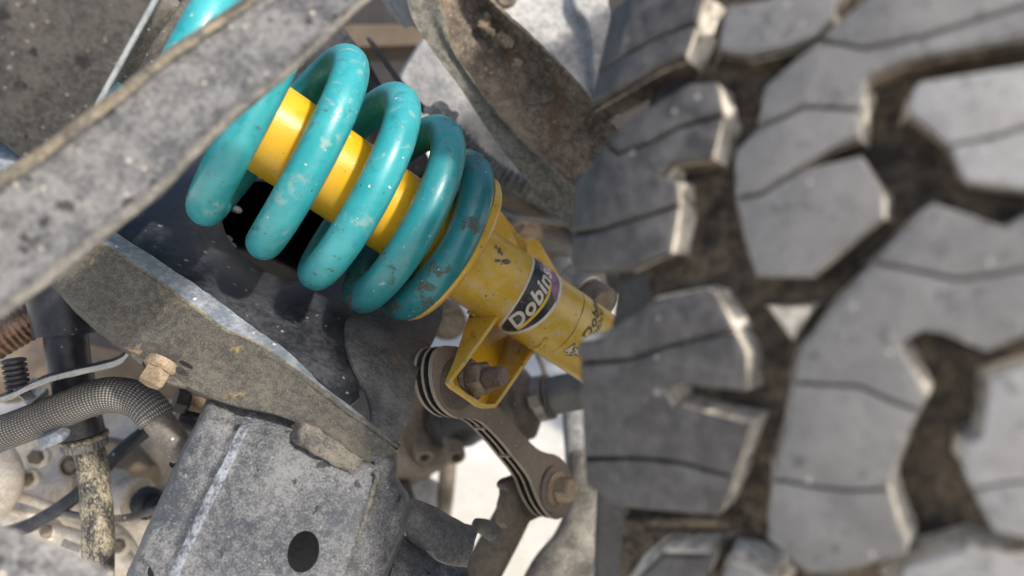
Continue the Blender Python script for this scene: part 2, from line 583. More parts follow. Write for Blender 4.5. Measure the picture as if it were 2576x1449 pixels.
def tube_bm(pts, rad, segs=16, bm=None, cap=True, squash=None, uvs=False, rfun=None, mi=0):
    """swept tube; pts world points, rad a number or a list; squash=(direction, factor) flattens"""
    bm = bm or bmesh.new()
    n = len(pts)
    rad = rad if isinstance(rad, (list, tuple)) else [rad] * n
    uvl = bm.loops.layers.uv.verify() if uvs else None
    t0 = (pts[1] - pts[0]).normalized()
    up = Vector((0, 0, 1)) if abs(t0.z) < .9 else Vector((1, 0, 0))
    nrm = (up - t0 * up.dot(t0)).normalized()
    rings, ln = [], 0.0
    lens = []
    for i in range(n):
        t = (pts[min(i + 1, n - 1)] - pts[max(i - 1, 0)]).normalized()
        nrm = (nrm - t * nrm.dot(t)).normalized()
        b = t.cross(nrm)
        if i:
            ln += (pts[i] - pts[i - 1]).length
        lens.append(ln)
        ring = []
        for k in range(segs):
            a = 2 * math.pi * k / segs
            r = rad[i] * (rfun(i, a) if rfun else 1)
            o = (nrm * math.cos(a) + b * math.sin(a)) * r
            if squash:
                o = o - squash[0] * o.dot(squash[0]) * (1 - squash[1])
            ring.append(bm.verts.new(pts[i] + o))
        rings.append(ring)
    for i in range(n - 1):
        for k in range(segs):
            k2 = (k + 1) % segs
            f = bm.faces.new((rings[i][k], rings[i][k2], rings[i + 1][k2], rings[i + 1][k]))
            f.material_index = mi
            if uvs:
                for lp, (uu, vv) in zip(f.loops, ((k, i), (k + 1, i), (k + 1, i + 1), (k, i + 1))):
                    lp[uvl].uv = (uu / segs, lens[vv])
    if cap:
        bm.faces.new(rings[0][::-1]).material_index = mi
        bm.faces.new(rings[-1]).material_index = mi
    return bm


def tube(name, pp, rad, mat, parent=None, n=6, **k):
    pts = spline([P(*p) if not isinstance(p, Vector) else p for p in pp], n)
    if isinstance(rad, (list, tuple)):
        rr = []
        for i in range(len(rad) - 1):
            rr += [rad[i] + (rad[i + 1] - rad[i]) * q / n for q in range(n)]
        rad = rr + [rad[-1]]
    return obj(name, tube_bm(pts, rad, **k), mat, parent)


def lathe_bm(base, axis, prof, segs=32, bm=None, hexa=False, mi=0):
    """prof: (distance along axis, radius) pairs"""
    bm = bm or bmesh.new()
    a = axis.normalized()
    u = a.orthogonal().normalized()
    v = a.cross(u)
    rings = []
    for s, r in prof:
        rings.append([bm.verts.new(base + a * s + (u * math.cos(2 * math.pi * k / segs) + v * math.sin(2 * math.pi * k / segs)) * max(r, 1e-5))
                      for k in range(segs)])
    for i in range(len(rings) - 1):
        for k in range(segs):
            k2 = (k + 1) % segs
            bm.faces.new((rings[i][k], rings[i][k2], rings[i + 1][k2], rings[i + 1][k])).material_index = mi
    bm.faces.new(rings[0][::-1]).material_index = mi
    bm.faces.new(rings[-1]).material_index = mi
    return bm


def lathe(name, base, axis, prof, mat, parent=None, segs=32, sharp=38):
    return obj(name, lathe_bm(base, axis, prof, segs), mat, parent, sharp)


def hexprof(h, r):
    return [(0, r * .99), (h * .82, r), (h, r * .86)]


# ------------------------------------------------------------------ ground
bm = bmesh.new()
g = 150
for a in ((-g, -g), (g, -g), (g, g), (-g, g)):
    bm.verts.new((a[0], a[1], 0))
bm.faces.new(bm.verts[:])
o = obj('ground', bm, 'ground')
tag(o, None, None, kind='structure')

# ------------------------------------------------------------------ tyre
QZ = (_q - AX * _q.dot(AX)).normalized()
TY = thing('tyre', Vector((TYRE_C.x, TYRE_C.y, 0)), 'black off-road tyre with chunky dusty tread, blurred in the right foreground', 'tyre')


def tyre_hit(x, y, lift=0.0):
    r = ray(x, y)
    best, bt = 1e9, None
    prev = None
    t = .1
    while t < .6:
        p = CAM + r * t - TYRE_C
        s = p.dot(AX)
        e = (p - AX * s).length - (crown(s) + lift)
        if e < best:
            best, bt = e, t
        if e < 0:
            lo, hi = t - .003, t
            for _ in range(18):
                md = (lo + hi) / 2
                p = CAM + r * md - TYRE_C
                s = p.dot(AX)
                if (p - AX * s).length - (crown(s) + lift) < 0:
                    hi = md
                else:
                    lo = md
            return CAM + r * hi
        t += .003
    p = CAM + r * bt - TYRE_C
    s = p.dot(AX)
    q = p - AX * s
    return TYRE_C + AX * s + q.normalized() * (crown(s) + lift)


def offset_poly(pts, k):
    area = sum(pts[i][0] * pts[(i + 1) % len(pts)][1] - pts[(i + 1) % len(pts)][0] * pts[i][1] for i in range(len(pts)))
    sg = 1 if area > 0 else -1
    out = []
    n = len(pts)
    for i in range(n):
        a, b, c = Vector(pts[i - 1]), Vector(pts[i]), Vector(pts[(i + 1) % n])
        e1, e2 = (b - a).normalized(), (c - b).normalized()
        nn = (Vector((-e1.y, e1.x)) + Vector((-e2.y, e2.x))) * sg
        l = max(nn.length, .9)
        out.append(tuple(b + nn / l * (k * 2 / l)))
    return out


def down(p, h):
    q = p - TYRE_C
    s = q.dot(AX)
    rd = (q - AX * s).normalized()
    return p - rd * h


GROOVE = .0145


def dens(pts, step=160):
    out = []
    for i in range(len(pts)):
        a, b = Vector(pts[i]), Vector(pts[(i + 1) % len(pts)])
        k = max(1, int((b - a).length // step))
        out += [tuple(a.lerp(b, q / k)) for q in range(k)]
    return out


def tread_block(pieces, h=0.0, mats=('tread', 'wall')):
    bm = bmesh.new()
    for pc in pieces:
        pc = dens(pc)
        disp = lambda q: (q[0] * .5 + 1383.6, q[1] * .5)
        lv = []
        bq = [(o_[0] if (o_[0] < 340 and q[0] < o_[0]) else q[0], o_[1] + (q[1] - o_[1]) * .22) for q, o_ in zip(offset_poly(pc, -46), pc)]
        lv.append(([down(tyre_hit(*disp(q)), GROOVE + .002) for q in bq], 1))
        lv.append(([down(tyre_hit(*disp(q)), .006 + h) for q in pc], 1))
        for k, z in ((4, .006), (4, .0024), (8, .0010), (15, .0002), (26, 0.0)):
            lv.append(([down(tyre_hit(*disp(q)), z + h) for q in offset_poly(pc, k)], 0))
        rings = [[bm.verts.new(p) for p in l] for l, _ in lv]
        n = len(pc)
        for i in range(len(rings) - 1):
            for k in range(n):
                k2 = (k + 1) % n
                f = bm.faces.new((rings[i][k], rings[i][k2], rings[i + 1][k2], rings[i + 1][k]))
                f.material_index = 0 if i >= 3 else 1
        f = bm.faces.new(rings[-1])
        f.material_index = 0
        bmesh.ops.triangulate(bm, faces=[f], ngon_method='BEAUTY')
    bmesh.ops.recalc_face_normals(bm, faces=bm.faces[:])
    for f in bm.faces:                             # shade of the undersides painted brown, pale dust elsewhere
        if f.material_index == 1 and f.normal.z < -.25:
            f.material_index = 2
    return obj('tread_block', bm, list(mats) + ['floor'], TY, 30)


BL = [
    [[(250, -60), (790, -60), (765, 0), (738, 108), (560, 170), (360, 280), (190, 330), (150, 210), (215, 60)],
     [(360, 280), (560, 170), (738, 112), (682, 275), (540, 330), (200, 540), (150, 400), (190, 330)]],
    [[(700, 410), (845, 403), (872, 570), (640, 640), (490, 720), (330, 772), (270, 695), (480, 540), (620, 455)],
     [(330, 772), (490, 720), (640, 640), (872, 575), (815, 790), (610, 825), (560, 880), (635, 905), (645, 1030), (500, 1080), (240, 1160),
      (100, 1180), (100, 900), (200, 820), (270, 700)],
     [(240, 1160), (500, 1080), (645, 1033), (605, 1275), (400, 1370), (100, 1375), (100, 1182)]],
    [[(280, 1659), (500, 1509), (780, 1449), (830, 1469), (925, 1664), (600, 1742), (400, 1812), (140, 1830), (130, 1719), (260, 1704)],
     [(140, 1830), (400, 1812), (600, 1742), (925, 1668), (985, 1779), (990, 1979), (640, 1944), (590, 1964), (630, 2039), (800, 2089), (1010, 2139),
      (985, 2229), (930, 2407), (650, 2331), (420, 2307), (160, 2312)],
     [(160, 2312), (420, 2307), (650, 2331), (928, 2409), (855, 2609), (500, 2579), (330, 2559), (170, 2449)]],
    [[(430, 2919), (560, 2794), (840, 2799), (790, 2919), (700, 3049), (300, 3049)]],
    [[(885, 15), (1080, -10), (1200, -70), (1500, -70), (1440, 20), (1430, 80), (1330, 180), (1220, 225), (1010, 275), (835, 250), (865, 100)]],
    [[(1350, 190), (1440, 100), (1580, -10), (1650, -70), (2700, -70), (2700, -35), (2385, 24), (1900, 174), (1580, 241), (1450, 218)],
     [(1345, 200), (1450, 218), (1580, 241), (1900, 174), (2385, 24), (2700, -35), (2700, 110), (2385, 190), (1900, 275), (1800, 295), (1650, 360),
      (1600, 400), (1570, 550), (1280, 534), (1180, 579), (1035, 644), (1070, 430), (1230, 290)],
     [(1035, 644), (1180, 579), (1280, 534), (1568, 550), (1560, 680), (1430, 740), (1325, 805), (1180, 894), (1060, 974), (925, 999), (920, 760)],
     [(925, 999), (1060, 974), (1180, 894), (1320, 830), (1570, 775), (1680, 960), (1680, 1090), (1500, 1240), (1310, 1400), (1030, 1395), (980, 1250)]],
    [[(1930, 1010), (2290, 1135), (2400, 1070), (2700, 1040), (2700, 1304), (2385, 1354), (2050, 1409), (1850, 1364), (1617, 1320), (1640, 1290), (1870, 1040)],
     [(1617, 1320), (1850, 1364), (2050, 1409), (2385, 1354), (2700, 1304), (2700, 1640), (2385, 1700), (2200, 1780), (1990, 1690), (1880, 1670),
      (1765, 1740), (1895, 1980), (1870, 2074), (1720, 2024), (1560, 1949), (1214, 1929), (1250, 1760), (1370, 1600), (1500, 1449)],
     [(1214, 1929), (1560, 1949), (1720, 2024), (1868, 2074), (1815, 2170), (1715, 2410), (1710, 2464), (1500, 2475), (1330, 2455), (1110, 2414), (1180, 2150)],
     [(1110, 2414), (1330, 2455), (1500, 2475), (1710, 2464), (1760, 2650), (1800, 2740), (1800, 2800), (1440, 2898), (1300, 2898), (1230, 2850), (1085, 2720)]],
    [[(1860, 400), (2385, 315), (2700, 270), (2700, 604), (2385, 639), (2200, 694), (2008, 730), (1800, 560), (1820, 440)],
     [(2008, 730), (2200, 694), (2385, 639), (2700, 604), (2700, 1000), (2385, 955), (2100, 920), (2070, 890)]],
    [[(2385, 1840), (2700, 1800), (2700, 2394), (2385, 2429), (2250, 2444), (2117, 2474), (2065, 2350), (2070, 2230), (2160, 2200), (2190, 2000), (2200, 1890)],
     [(2117, 2474), (2250, 2444), (2385, 2429), (2700, 2394), (2700, 2720), (2385, 2720), (2230, 2690)]],
    [[(2100, 2760), (2385, 2820), (2700, 2850), (2700, 3000), (1700, 3000), (1780, 2850)]],
    [[(860, 2898), (905, 2820), (1000, 2850), (1120, 2920), (1150, 3000), (850, 3000)]],
]
tread_block([[(330, 2662), (860, 2645), (905, 2690), (870, 2725), (350, 2712)]], .007, ('floor', 'floor'))
blocks = [tread_block(b, mats=('shoulder' if i in (0, 1, 2, 3) else 'sunlit_tread' if i in (7, 8, 9) else 'tread', 'wall')) for i, b in enumerate(BL)]
tread_block([[(1085, 1560), (1330, 1540), (1210, 1740)]], .004, ('wall', 'wall'))
# the same blocks further round the tyre, above and below the frame
for ang, ids in ((R(-24.5), (1, 2, 5, 6, 7, 8)), (R(24.5), (1, 2, 5, 6, 7, 8)), (R(49), (1, 2, 5, 6, 7, 8)), (R(-49), (1, 2, 5, 6, 7, 8))):
    rot = Matrix.Translation(TYRE_C) @ Matrix.Rotation(ang, 4, AX) @ Matrix.Translation(-TYRE_C)
    for i in ids:
        src = blocks[i]
        c = src.copy()
        COL.objects.link(c)
        c.parent = TY
        mw = rot @ Matrix.Translation(ORG[src])
        if any(-40 < y < 1490 and d > 0 for y, d in ((project(mw @ v.co)[1], (mw @ v.co - CAM).dot(CF)) for v in src.data.vertices)):
            c.name = 'unused'
            bpy.data.objects.remove(c)
            continue
        c.matrix_basis = Matrix.Translation(-ORG[TY]) @ mw
# carcass: one turned casing with both sidewalls and the bead
bm = bmesh.new()
prof = []
for k in range(-16, 17):
    s = k / 16 * .104
    prof.append((s, crown(s) - GROOVE))
prof += [(.106, crown(.106) - .020), (.104, .372), (.102, .345), (.102, .30), (.100, .262), (.095, .245)]
prof = [(-s, r) for s, r in prof[:32:-1]] + prof
u = AX.orthogonal().normalized()
v = AX.cross(u)
NS = 120
rings = []
for s, r in prof:
    rings.append([bm.verts.new(TYRE_C + AX * s + (u * math.cos(2 * math.pi * k / NS) + v * math.sin(2 * math.pi * k / NS)) * r) for k in range(NS)])
for i in range(len(rings) - 1):
    for k in range(NS):
        f = bm.faces.new((rings[i][k], rings[i][(k + 1) % NS], rings[i + 1][(k + 1) % NS], rings[i + 1][k]))
        f.material_index = 0 if 8 <= i < len(rings) - 9 else 1
obj('casing', bm, ['floor', 'rubber'], TY, 60)

# ------------------------------------------------------------------ coilover strut
A1, A2 = P(690, 332, .432), P(1297, 738, .507)
SA = (A2 - A1).normalized()
_f = (CAM - (A1 + A2) / 2)
SF = (_f - SA * _f.dot(SA)).normalized()
SUP = SA.cross(SF)
if SUP.dot(CU) < 0:
    SUP = -SUP
TR = .0270


def axis_at(s):
    return A1 + SA * s


def cyl(th, s, r):
    return A1 + SA * s + (SUP * math.cos(th) + SF * math.sin(th)) * r


def cyl_hit(x, y, r):
    d = ray(x, y)
    o = CAM - A1
    dp, op = d - SA * d.dot(SA), o - SA * o.dot(SA)
    a, b, c = dp.dot(dp), 2 * dp.dot(op), op.dot(op) - r * r
    disc = max(b * b - 4 * a * c, 0)
    t = (-b - math.sqrt(disc)) / (2 * a)
    p = o + d * t
    s = p.dot(SA)
    q = p - SA * s
    return math.atan2(q.dot(SF), q.dot(SUP)), s


WR, CO = .0106, .0580


def s_front(px):
    lo, hi = -.3, .3
    for _ in range(40):
        md = (lo + hi) / 2
        if project(cyl(math.pi / 2, md, CO))[0] < px:
            lo = md
        else:
            hi = md
    return lo


sA, sB, sC, sD, sE = (s_front(x) for x in (629, 790, 933, 1054, 1152))
pit = sB - sA
knots = [sA - 3 * pit, sA - 2 * pit, sA - pit, sA, sB, sC, sD, sE]
kphi = [math.pi / 2 + 2 * math.pi * k for k in range(-3, 5)]


def s_of(phi):
    x = (phi - kphi[0]) / (2 * math.pi)
    i = max(0, min(len(knots) - 2, int(math.floor(x))))
    t = x - i
    a, b = knots[max(i - 1, 0)] if i else 2 * knots[0] - knots[1], knots[i + 2] if i + 2 < len(knots) else 2 * knots[-1] - knots[-2] + .004
    return cat(a, knots[i], knots[i + 1], b, t)


CS = thing('coilover_strut', axis_at(.29), 'teal coil spring over a yellow damper tube with a round decal on its lower end', 'suspension strut')
pts, rr = [], []
ph = kphi[0]
while ph < kphi[-1] + math.pi * .75:
    k = (ph - kphi[-2]) / (2 * math.pi)
    taper = 1 - .15 * max(0.0, min(1.25, k))
    s = s_of(ph) if ph < kphi[-1] else knots[-1] + (ph - kphi[-1]) / (2 * math.pi) * .012
    pts.append(cyl(ph, s, CO * taper))
    ph += 2 * math.pi / 56
obj('coil_spring', tube_bm(pts, WR, 24, uvs=True), 'teal', CS)
print('coil length', sum((a - b).length for a, b in zip(pts, pts[1:])))
SEAT = sE + .0108
lathe('damper_tube', axis_at(-.055), SA, [(0, TR * .8), (.003, TR), (.055 + SEAT, TR), (.058 + SEAT, TR * .9)], 'yellow', CS, 64)
lathe('damper_body', axis_at(SEAT + .001), SA, [(0, TR), (.20, TR), (.22, TR * .98), (.23, TR * .8)], 'yellowlow', CS, 64)
RS = .0545
lathe('spring_seat', axis_at(SEAT), SA, [(-.001, TR + .0003), (-.001, RS - .004), (-.004, RS - .0015), (-.004, RS), (.0005, RS), (.003, RS - .002),
                                         (.004, RS - .006), (.0055, TR + .012), (.010, TR + .0015), (.012, TR + .0004)], 'yellowdirt', CS, 72)


def wrap_mesh(name, polys, r, mat, parent=CS, thick=.00018):
    """flat polygons given as (circumference, axial) metres, laid on the damper tube"""
    bm = bmesh.new()
    for vs, fs in polys:
        bv = [bm.verts.new((a, b, 0)) for a, b in vs]
        for f in fs:
            try:
                bm.faces.new([bv[i] for i in f])
            except ValueError:
                pass
    lo = min(v.co.x for v in bm.verts)
    hi = max(v.co.x for v in bm.verts)
    x = lo + .0012
    while x < hi:
        bmesh.ops.bisect_plane(bm, geom=bm.verts[:] + bm.edges[:] + bm.faces[:], plane_co=(x, 0, 0), plane_no=(1, 0, 0))
        x += .0012
    for v in bm.verts:
        v.co = cyl(v.co.x / r, v.co.y, r)
    o = obj(name, bm, mat, parent)
    return o


def poly_uv(px, r, smooth=2):
    pp = [cyl_hit(x, y, r) for x, y in px]
    pp = [(t * r, s) for t, s in pp]
    if smooth:
        pp = chaikin(pp, smooth)
    vs = [Vector((a, b, 0)) for a, b in pp]
    return pp, [t for t in tessellate_polygon([vs])]


def dc(pts):                                      # decal outline points as read off the photograph
    return [(x * .3333 + 943.3, y * .3333 + 483) for x, y in pts]


full = [(1174, 468), (1192, 520), (1175, 600), (1130, 710), (1050, 850), (985, 935), (932, 1000), (920, 1035), (960, 1070), (1060, 1072), (1180, 1038), (1290, 960),
        (1370, 860), (1408, 760), (1412, 690), (1385, 618)]
inner = [(1204, 505), (1206, 540), (1190, 610), (1148, 712), (1068, 850), (1000, 948), (955, 1010), (958, 1035), (990, 1052), (1060, 1052), (1170, 1020), (1275, 945),
         (1350, 850), (1388, 760), (1394, 692), (1372, 630)]
th_top = math.radians(40)


def extend(px, r):
    """outline from the photograph, carried round the top of the tube out of sight"""
    pp = [cyl_hit(x, y, r) for x, y in dc(px)]
    a, b = pp[0], pp[-1]
    pp = pp + [(b[0] - .35, b[1] - .002), (b[0] - .65, b[1] - .010), (a[0] - .45, a[1] + .006), (a[0] - .25, a[1] + .001)]
    pp = chaikin([(t * r, s) for t, s in pp], 2)
    return pp, [t for t in tessellate_polygon([[Vector((p[0], p[1], 0)) for p in pp]])]


DEC = wrap_mesh('decal', [extend(full, TR + .00015)], TR + .00015, 'white')
wrap_mesh('decal_panel', [extend(inner, TR + .00030)], TR + .00030, 'black', DEC)
r3 = TR + .00045
pur = [cyl_hit(x, y, r3) for x, y in dc([(1210, 500), (1250, 590), (1310, 640), (1335, 680), (1330, 750), (1368, 838), (1386, 760), (1392, 692), (1371, 632)])]
pur = pur + [(pur[-1][0] - .3, pur[-1][1] - .004), (pur[0][0] - .3, pur[0][1] + .002)]
pur = [(t * r3, s) for t, s in pur]
wrap_mesh('decal_corner', [(pur, [t for t in tessellate_polygon([[Vector((a, b, 0)) for a, b in pur]])])], r3, 'purple', DEC)
r4 = TR + .0006
wrap_mesh('decal_stripe', [poly_uv(dc([(1066, 1032), (1160, 960), (1240, 875), (1300, 780), (1322, 672), (1334, 676), (1330, 735), (1312, 800), (1255, 890), (1175, 972), (1080, 1046)]), r4, 1)],
          r4, 'decyellow', DEC)


def text_on_tube(name, txt, p0, p1, ptop, r, mat, bold=.03, shear=0.0, parent=None, n_first=5):
    """txt from p0 along the tube's girth to p1 (the end of its first letters), ptop gives the cap height"""
    cu = bpy.data.curves.new(name, 'FONT')
    cu.body = txt
    cu.size = 1
    cu.offset = bold
    cu.shear = shear
    cu.space_character = 1.06
    cu.resolution_u = 3
    to = bpy.data.objects.new(name, cu)
    COL.objects.link(to)
    dg = bpy.context.evaluated_depsgraph_get()
    dg.update()
    me = bpy.data.meshes.new_from_object(to.evaluated_get(dg))
    bpy.data.objects.remove(to)
    xs = [v.co.x for v in me.vertices]
    x0, x1 = min(xs), max(xs)
    yh = .70
    a = cyl_hit(*p0, r)
    b = cyl_hit(*p1, r)
    c = cyl_hit(*ptop, r)
    au, bu, cu_ = (a[0] * r, a[1]), (b[0] * r, b[1]), (c[0] * r, c[1])
    w = x0 + (x1 - x0) * n_first
    vs = []
    ex = ((bu[0] - au[0]) / (w - x0), (bu[1] - au[1]) / (w - x0))
    ey = ((cu_[0] - au[0]) / yh, (cu_[1] - au[1]) / yh)
    for v in me.vertices:
        X, Y = v.co.x - x0, v.co.y
        vs.append((au[0] + ex[0] * X + ey[0] * Y, au[1] + ex[1] * X + ey[1] * Y))
    fs = [tuple(p.vertices) for p in me.polygons]
    return wrap_mesh(name, [(vs, fs)], r, mat, parent or CS)


q0, q1, qt = dc([(1062, 1030), (1322, 690), (1003, 955)])
text_on_tube('decal_lettering', 'Dobinsons', q0, q1, qt, TR + .0007, 'white', .030, 0, parent=DEC, n_first=.535)
q0, q1, qt = dc([(1600, 1128), (1690, 905), (1558, 1092)])
text_on_tube('decal_lettering', 'Dobinsons', q0, q1, qt, TR + .0003, 'inkdark', .03, .1, n_first=.40)
q0, q1, qt = dc([(1662, 1105), (1715, 990), (1638, 1082)])
text_on_tube('decal_lettering', 'SHOCKS', q0, q1, qt, TR + .0003, 'inkdark', .02, .2, n_first=.48)
q0, q1, qt = dc([(1412, 1226), (1600, 1232), (1455, 1150)])
text_on_tube('decal_lettering', '4x4', q0, q1, qt, TR + .0003, 'inkdark', .055, .0, n_first=1)
q0, q1, qt = dc([(1416, 1223), (1600, 1229), (1458, 1153)])
text_on_tube('decal_lettering', '4x4', q0, q1, qt, TR + .00045, 'white', .012, .0, n_first=1)
# thin line: edge of the lower clear sticker
ln = [(1570, 770), (1582, 830), (1560, 920), (1500, 1050), (1420, 1150), (1335, 1212)]
pp = [cyl_hit(x, y, TR + .0002) for x, y in dc(ln)]
pts = spline([cyl(t, s, TR + .0001) for t, s in pp], 6)
obj('decal_outline', tube_bm(pts, .00022, 6), 'inkdark', CS)
# scorched dirt crust on the tube below the seat
for cx, cy, rx, ry in ((990, 525, 40, 24), (925, 518, 26, 16), (940, 440, 16, 26), (960, 465, 10, 16), (912, 412, 12, 16)):
    ring = [(cx + rx * math.cos(a) * random.uniform(.7, 1.2), cy + ry * math.sin(a) * random.uniform(.7, 1.2)) for a in [k * math.pi / 7 for k in range(14)]]
    wrap_mesh('dirt_crust', [poly_uv(dc(ring), TR + .0003, 1)], TR + .0003, 'rustarm')

# link bracket: folded U of sheet, open towards the viewer's right, base plate behind
LN = D(.80, .08, .60)                              # normal of the link and of the bracket's base
RIM = Plane(P(1200, 1000, .462), n=LN.copy())


def ribbon(name, pts, depth, thick, mat, parent, inward):
    """folded sheet: polyline pts (world) swept by depth along -LN, thick towards inward(world point)"""
    bm = bmesh.new()
    n = len(pts)
    outs = []
    for i in range(n):
        a, b = pts[max(i - 1, 0)], pts[min(i + 1, n - 1)]
        t = (b - a).normalized()
        q = LN.cross(t).normalized()
        if q.dot(inward - pts[i]) < 0:
            q = -q
        outs.append(pts[i] + q * thick)
    loop = pts + outs[::-1]
    prism(bm, loop, -LN * depth, .0005)
    return obj(name, bm, mat, parent)


upx = [(1262, 778), (1245, 801), (1205, 857), (1165, 912), (1133, 953), (1130, 965), (1140, 977), (1180, 1004), (1208, 1023), (1228, 1028), (1248, 1026), (1262, 1008), (1295, 960), (1330, 908),
       (1361, 862), (1376, 842)]
up3 = [RIM.at(x, y) for x, y in upx]
BD = .030
_b0, _b1 = RIM.at(1190, 1010), RIM.at(1300, 800)


def bdepth(p):
    return .0035 + (BD - .0035) * max(0.0, min(1.15, (p - _b0).dot(_b1 - _b0) / (_b1 - _b0).length_squared))


inw = RIM.at(1245, 910)
ins_ = []
for i in range(len(up3)):
    t = (up3[min(i + 1, len(up3) - 1)] - up3[max(i - 1, 0)]).normalized()
    q = LN.cross(t).normalized()
    if q.dot(inw - up3[i]) < 0:
        q = -q
    ins_.append(up3[i] + q * .0030)
bm = bmesh.new()
q4 = [[bm.verts.new(p) for p in up3], [bm.verts.new(p) for p in ins_], [bm.verts.new(p - LN * bdepth(p)) for p in ins_], [bm.verts.new(p - LN * bdepth(p)) for p in up3]]
for i in range(len(up3) - 1):
    for k in range(4):
        bm.faces.new((q4[k][i], q4[k][i + 1], q4[(k + 1) % 4][i + 1], q4[(k + 1) % 4][i]))
for e in (0, -1):
    bm.faces.new([q4[k][e] for k in range(4)])
bmesh.ops.recalc_face_normals(bm, faces=bm.faces[:])
bmesh.ops.bevel(bm, geom=[e for e in bm.edges if {v.index for v in e.verts} and (all(v in q4[0] for v in e.verts) or all(v in q4[1] for v in e.verts))], offset=.0006, segments=2, profile=.5, affect='EDGES')
obj('link_bracket', bm, 'yellowdirt', CS)
bm = bmesh.new()
bpts = [p - LN * (bdepth(p) - .0012) for p in ins_]
bn = (bpts[2] - bpts[8]).cross(bpts[-2] - bpts[8]).normalized()
if bn.dot(LN) < 0:
    bn = -bn
prism(bm, bpts, -bn * .003, .0002)
obj('bracket_base', bm, 'yellow', CS)
BASE = Plane(sum(bpts, Vector()) / len(bpts), n=bn.copy())
# weld beads where the bracket's cheeks meet the tube
for wpx in ([(1176, 786), (1200, 797), (1225, 802), (1247, 800)], [(1330, 868), (1348, 874), (1362, 868), (1374, 850)]):
    wpts = []
    for x, y in wpx:
        t_, s_ = cyl_hit(x, y, TR)
        wpts.append(cyl(t_, s_, TR + .0004))
    obj('weld_bead', tube_bm(spline(wpts, 8), [.0016 + .0005 * math.sin(i * 1.3) for i in range(25)], 10), 'yellowdirt', CS)
# second bracket on the far side of the tube: two cheeks and a web
FN = D(.75, .25, .60)
fp = Plane(P(1270, 560, .525), n=FN)
slab('rear_cheek', [(1236, 520), (1251, 528), (1262, 532), (1283, 575), (1303, 614), (1298, 650), (1240, 620)], fp, .003, 'yellowdirt', CS, .0005)
fp2 = Plane(P(1370, 640, .550), n=FN)
slab('rear_cheek', [(1325, 612), (1350, 601), (1360, 612), (1385, 655), (1409, 695), (1400, 730), (1330, 690)], fp2, .003, 'yellowdirt', CS, .0005)
slab('rear_web', [(1258, 528), (1300, 585), (1318, 603), (1345, 600), (1350, 680), (1290, 640)], Plane((1258, 528, .545), (1345, 600, .56), (1300, 650, .56)), .003, 'yellowdirt', CS, .0005)

# ------------------------------------------------------------------ sway bar link
LK = thing('sway_bar_link', P(1410, 1310, .56), 'brown ribbed drop link bolted between the yellow bracket and the lower bar', 'link')
front = [(1112, 868), (1160, 872), (1200, 900), (1215, 960), (1257, 1029), (1313, 1089), (1343, 1123), (1370, 1139), (1400, 1143), (1423, 1163), (1438, 1193), (1444, 1240), (1433, 1286),
         (1407, 1309), (1387, 1303), (1370, 1282), (1357, 1259), (1345, 1228), (1337, 1206), (1318, 1178), (1297, 1153), (1265, 1112), (1237, 1083), (1217, 1064), (1197, 1054), (1172, 1053),
         (1150, 1053), (1125, 1038), (1103, 1012), (1090, 975), (1085, 930), (1092, 890)]
front = chaikin(front, 1)
LP = Plane(RIM.p - LN * .025, n=LN.copy())
# the link lies just behind the bracket's base plate: outline points read at the front face
f3 = [LP.at(x, y) for x, y in front]
cen = sum(f3, Vector()) / len(f3)


def inset3(pts, k):
    out = []
    n = len(pts)
    for i in range(n):
        t = (pts[(i + 1) % n] - pts[i - 1]).normalized()
        q = LN.cross(t)
        out.append(pts[i] + q * k)
    return out


sgn = 1
tst = inset3(f3, .002)
per = lambda q: sum((q[i] - q[i - 1]).length for i in range(len(q)))
if per(tst) > per(f3):
    sgn = -1
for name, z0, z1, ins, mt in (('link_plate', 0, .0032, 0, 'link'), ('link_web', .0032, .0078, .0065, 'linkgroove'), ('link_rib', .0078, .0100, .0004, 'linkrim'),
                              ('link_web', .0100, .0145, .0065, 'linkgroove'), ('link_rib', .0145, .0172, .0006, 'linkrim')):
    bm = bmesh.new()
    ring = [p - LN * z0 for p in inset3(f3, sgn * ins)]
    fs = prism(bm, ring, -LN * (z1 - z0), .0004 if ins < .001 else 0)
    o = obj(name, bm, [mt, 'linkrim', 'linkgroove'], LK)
    for p in o.data.polygons:                      # dusted rims, shade inside the grooves painted black
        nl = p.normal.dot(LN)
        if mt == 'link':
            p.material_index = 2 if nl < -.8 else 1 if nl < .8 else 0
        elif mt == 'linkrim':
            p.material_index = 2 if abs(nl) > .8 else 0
for bx, by in ((1231, 1080), (1293, 1150)):
    p0 = LP.at(bx, by) - LN * .004
    t = (LP.at(bx + 6, by + 7) - LP.at(bx, by)).normalized()
    q = LN.cross(t).normalized()
    if q.dot(cen - p0) < 0:
        q = -q
    bm = bmesh.new()
    prism(bm, [p0 - t * .0009 - q * .0002, p0 + t * .0009 - q * .0002, p0 + t * .0009 + q * .008, p0 - t * .0009 + q * .008], -LN * .0105)
    obj('rib_bridge', bm, 'linkrim', LK)
# lower bolt with washer and hexagon head
c0 = LP.at(1391, 1228)
BHD = lathe('bolt_head', c0 + LN * .0055, LN, hexprof(.0125, .0098), 'bolt', LK, 6, 20)
lathe('washer', c0, LN, [(0, .0165), (.0008, .0172), (.0022, .0172), (.003, .0160), (.003, .006)], 'link', BHD, 40)
lathe('bolt_flange', c0 + LN * .003, LN, [(0, .0128), (.0018, .0128), (.0030, .0110), (.0036, .006)], 'bolt', BHD, 40)
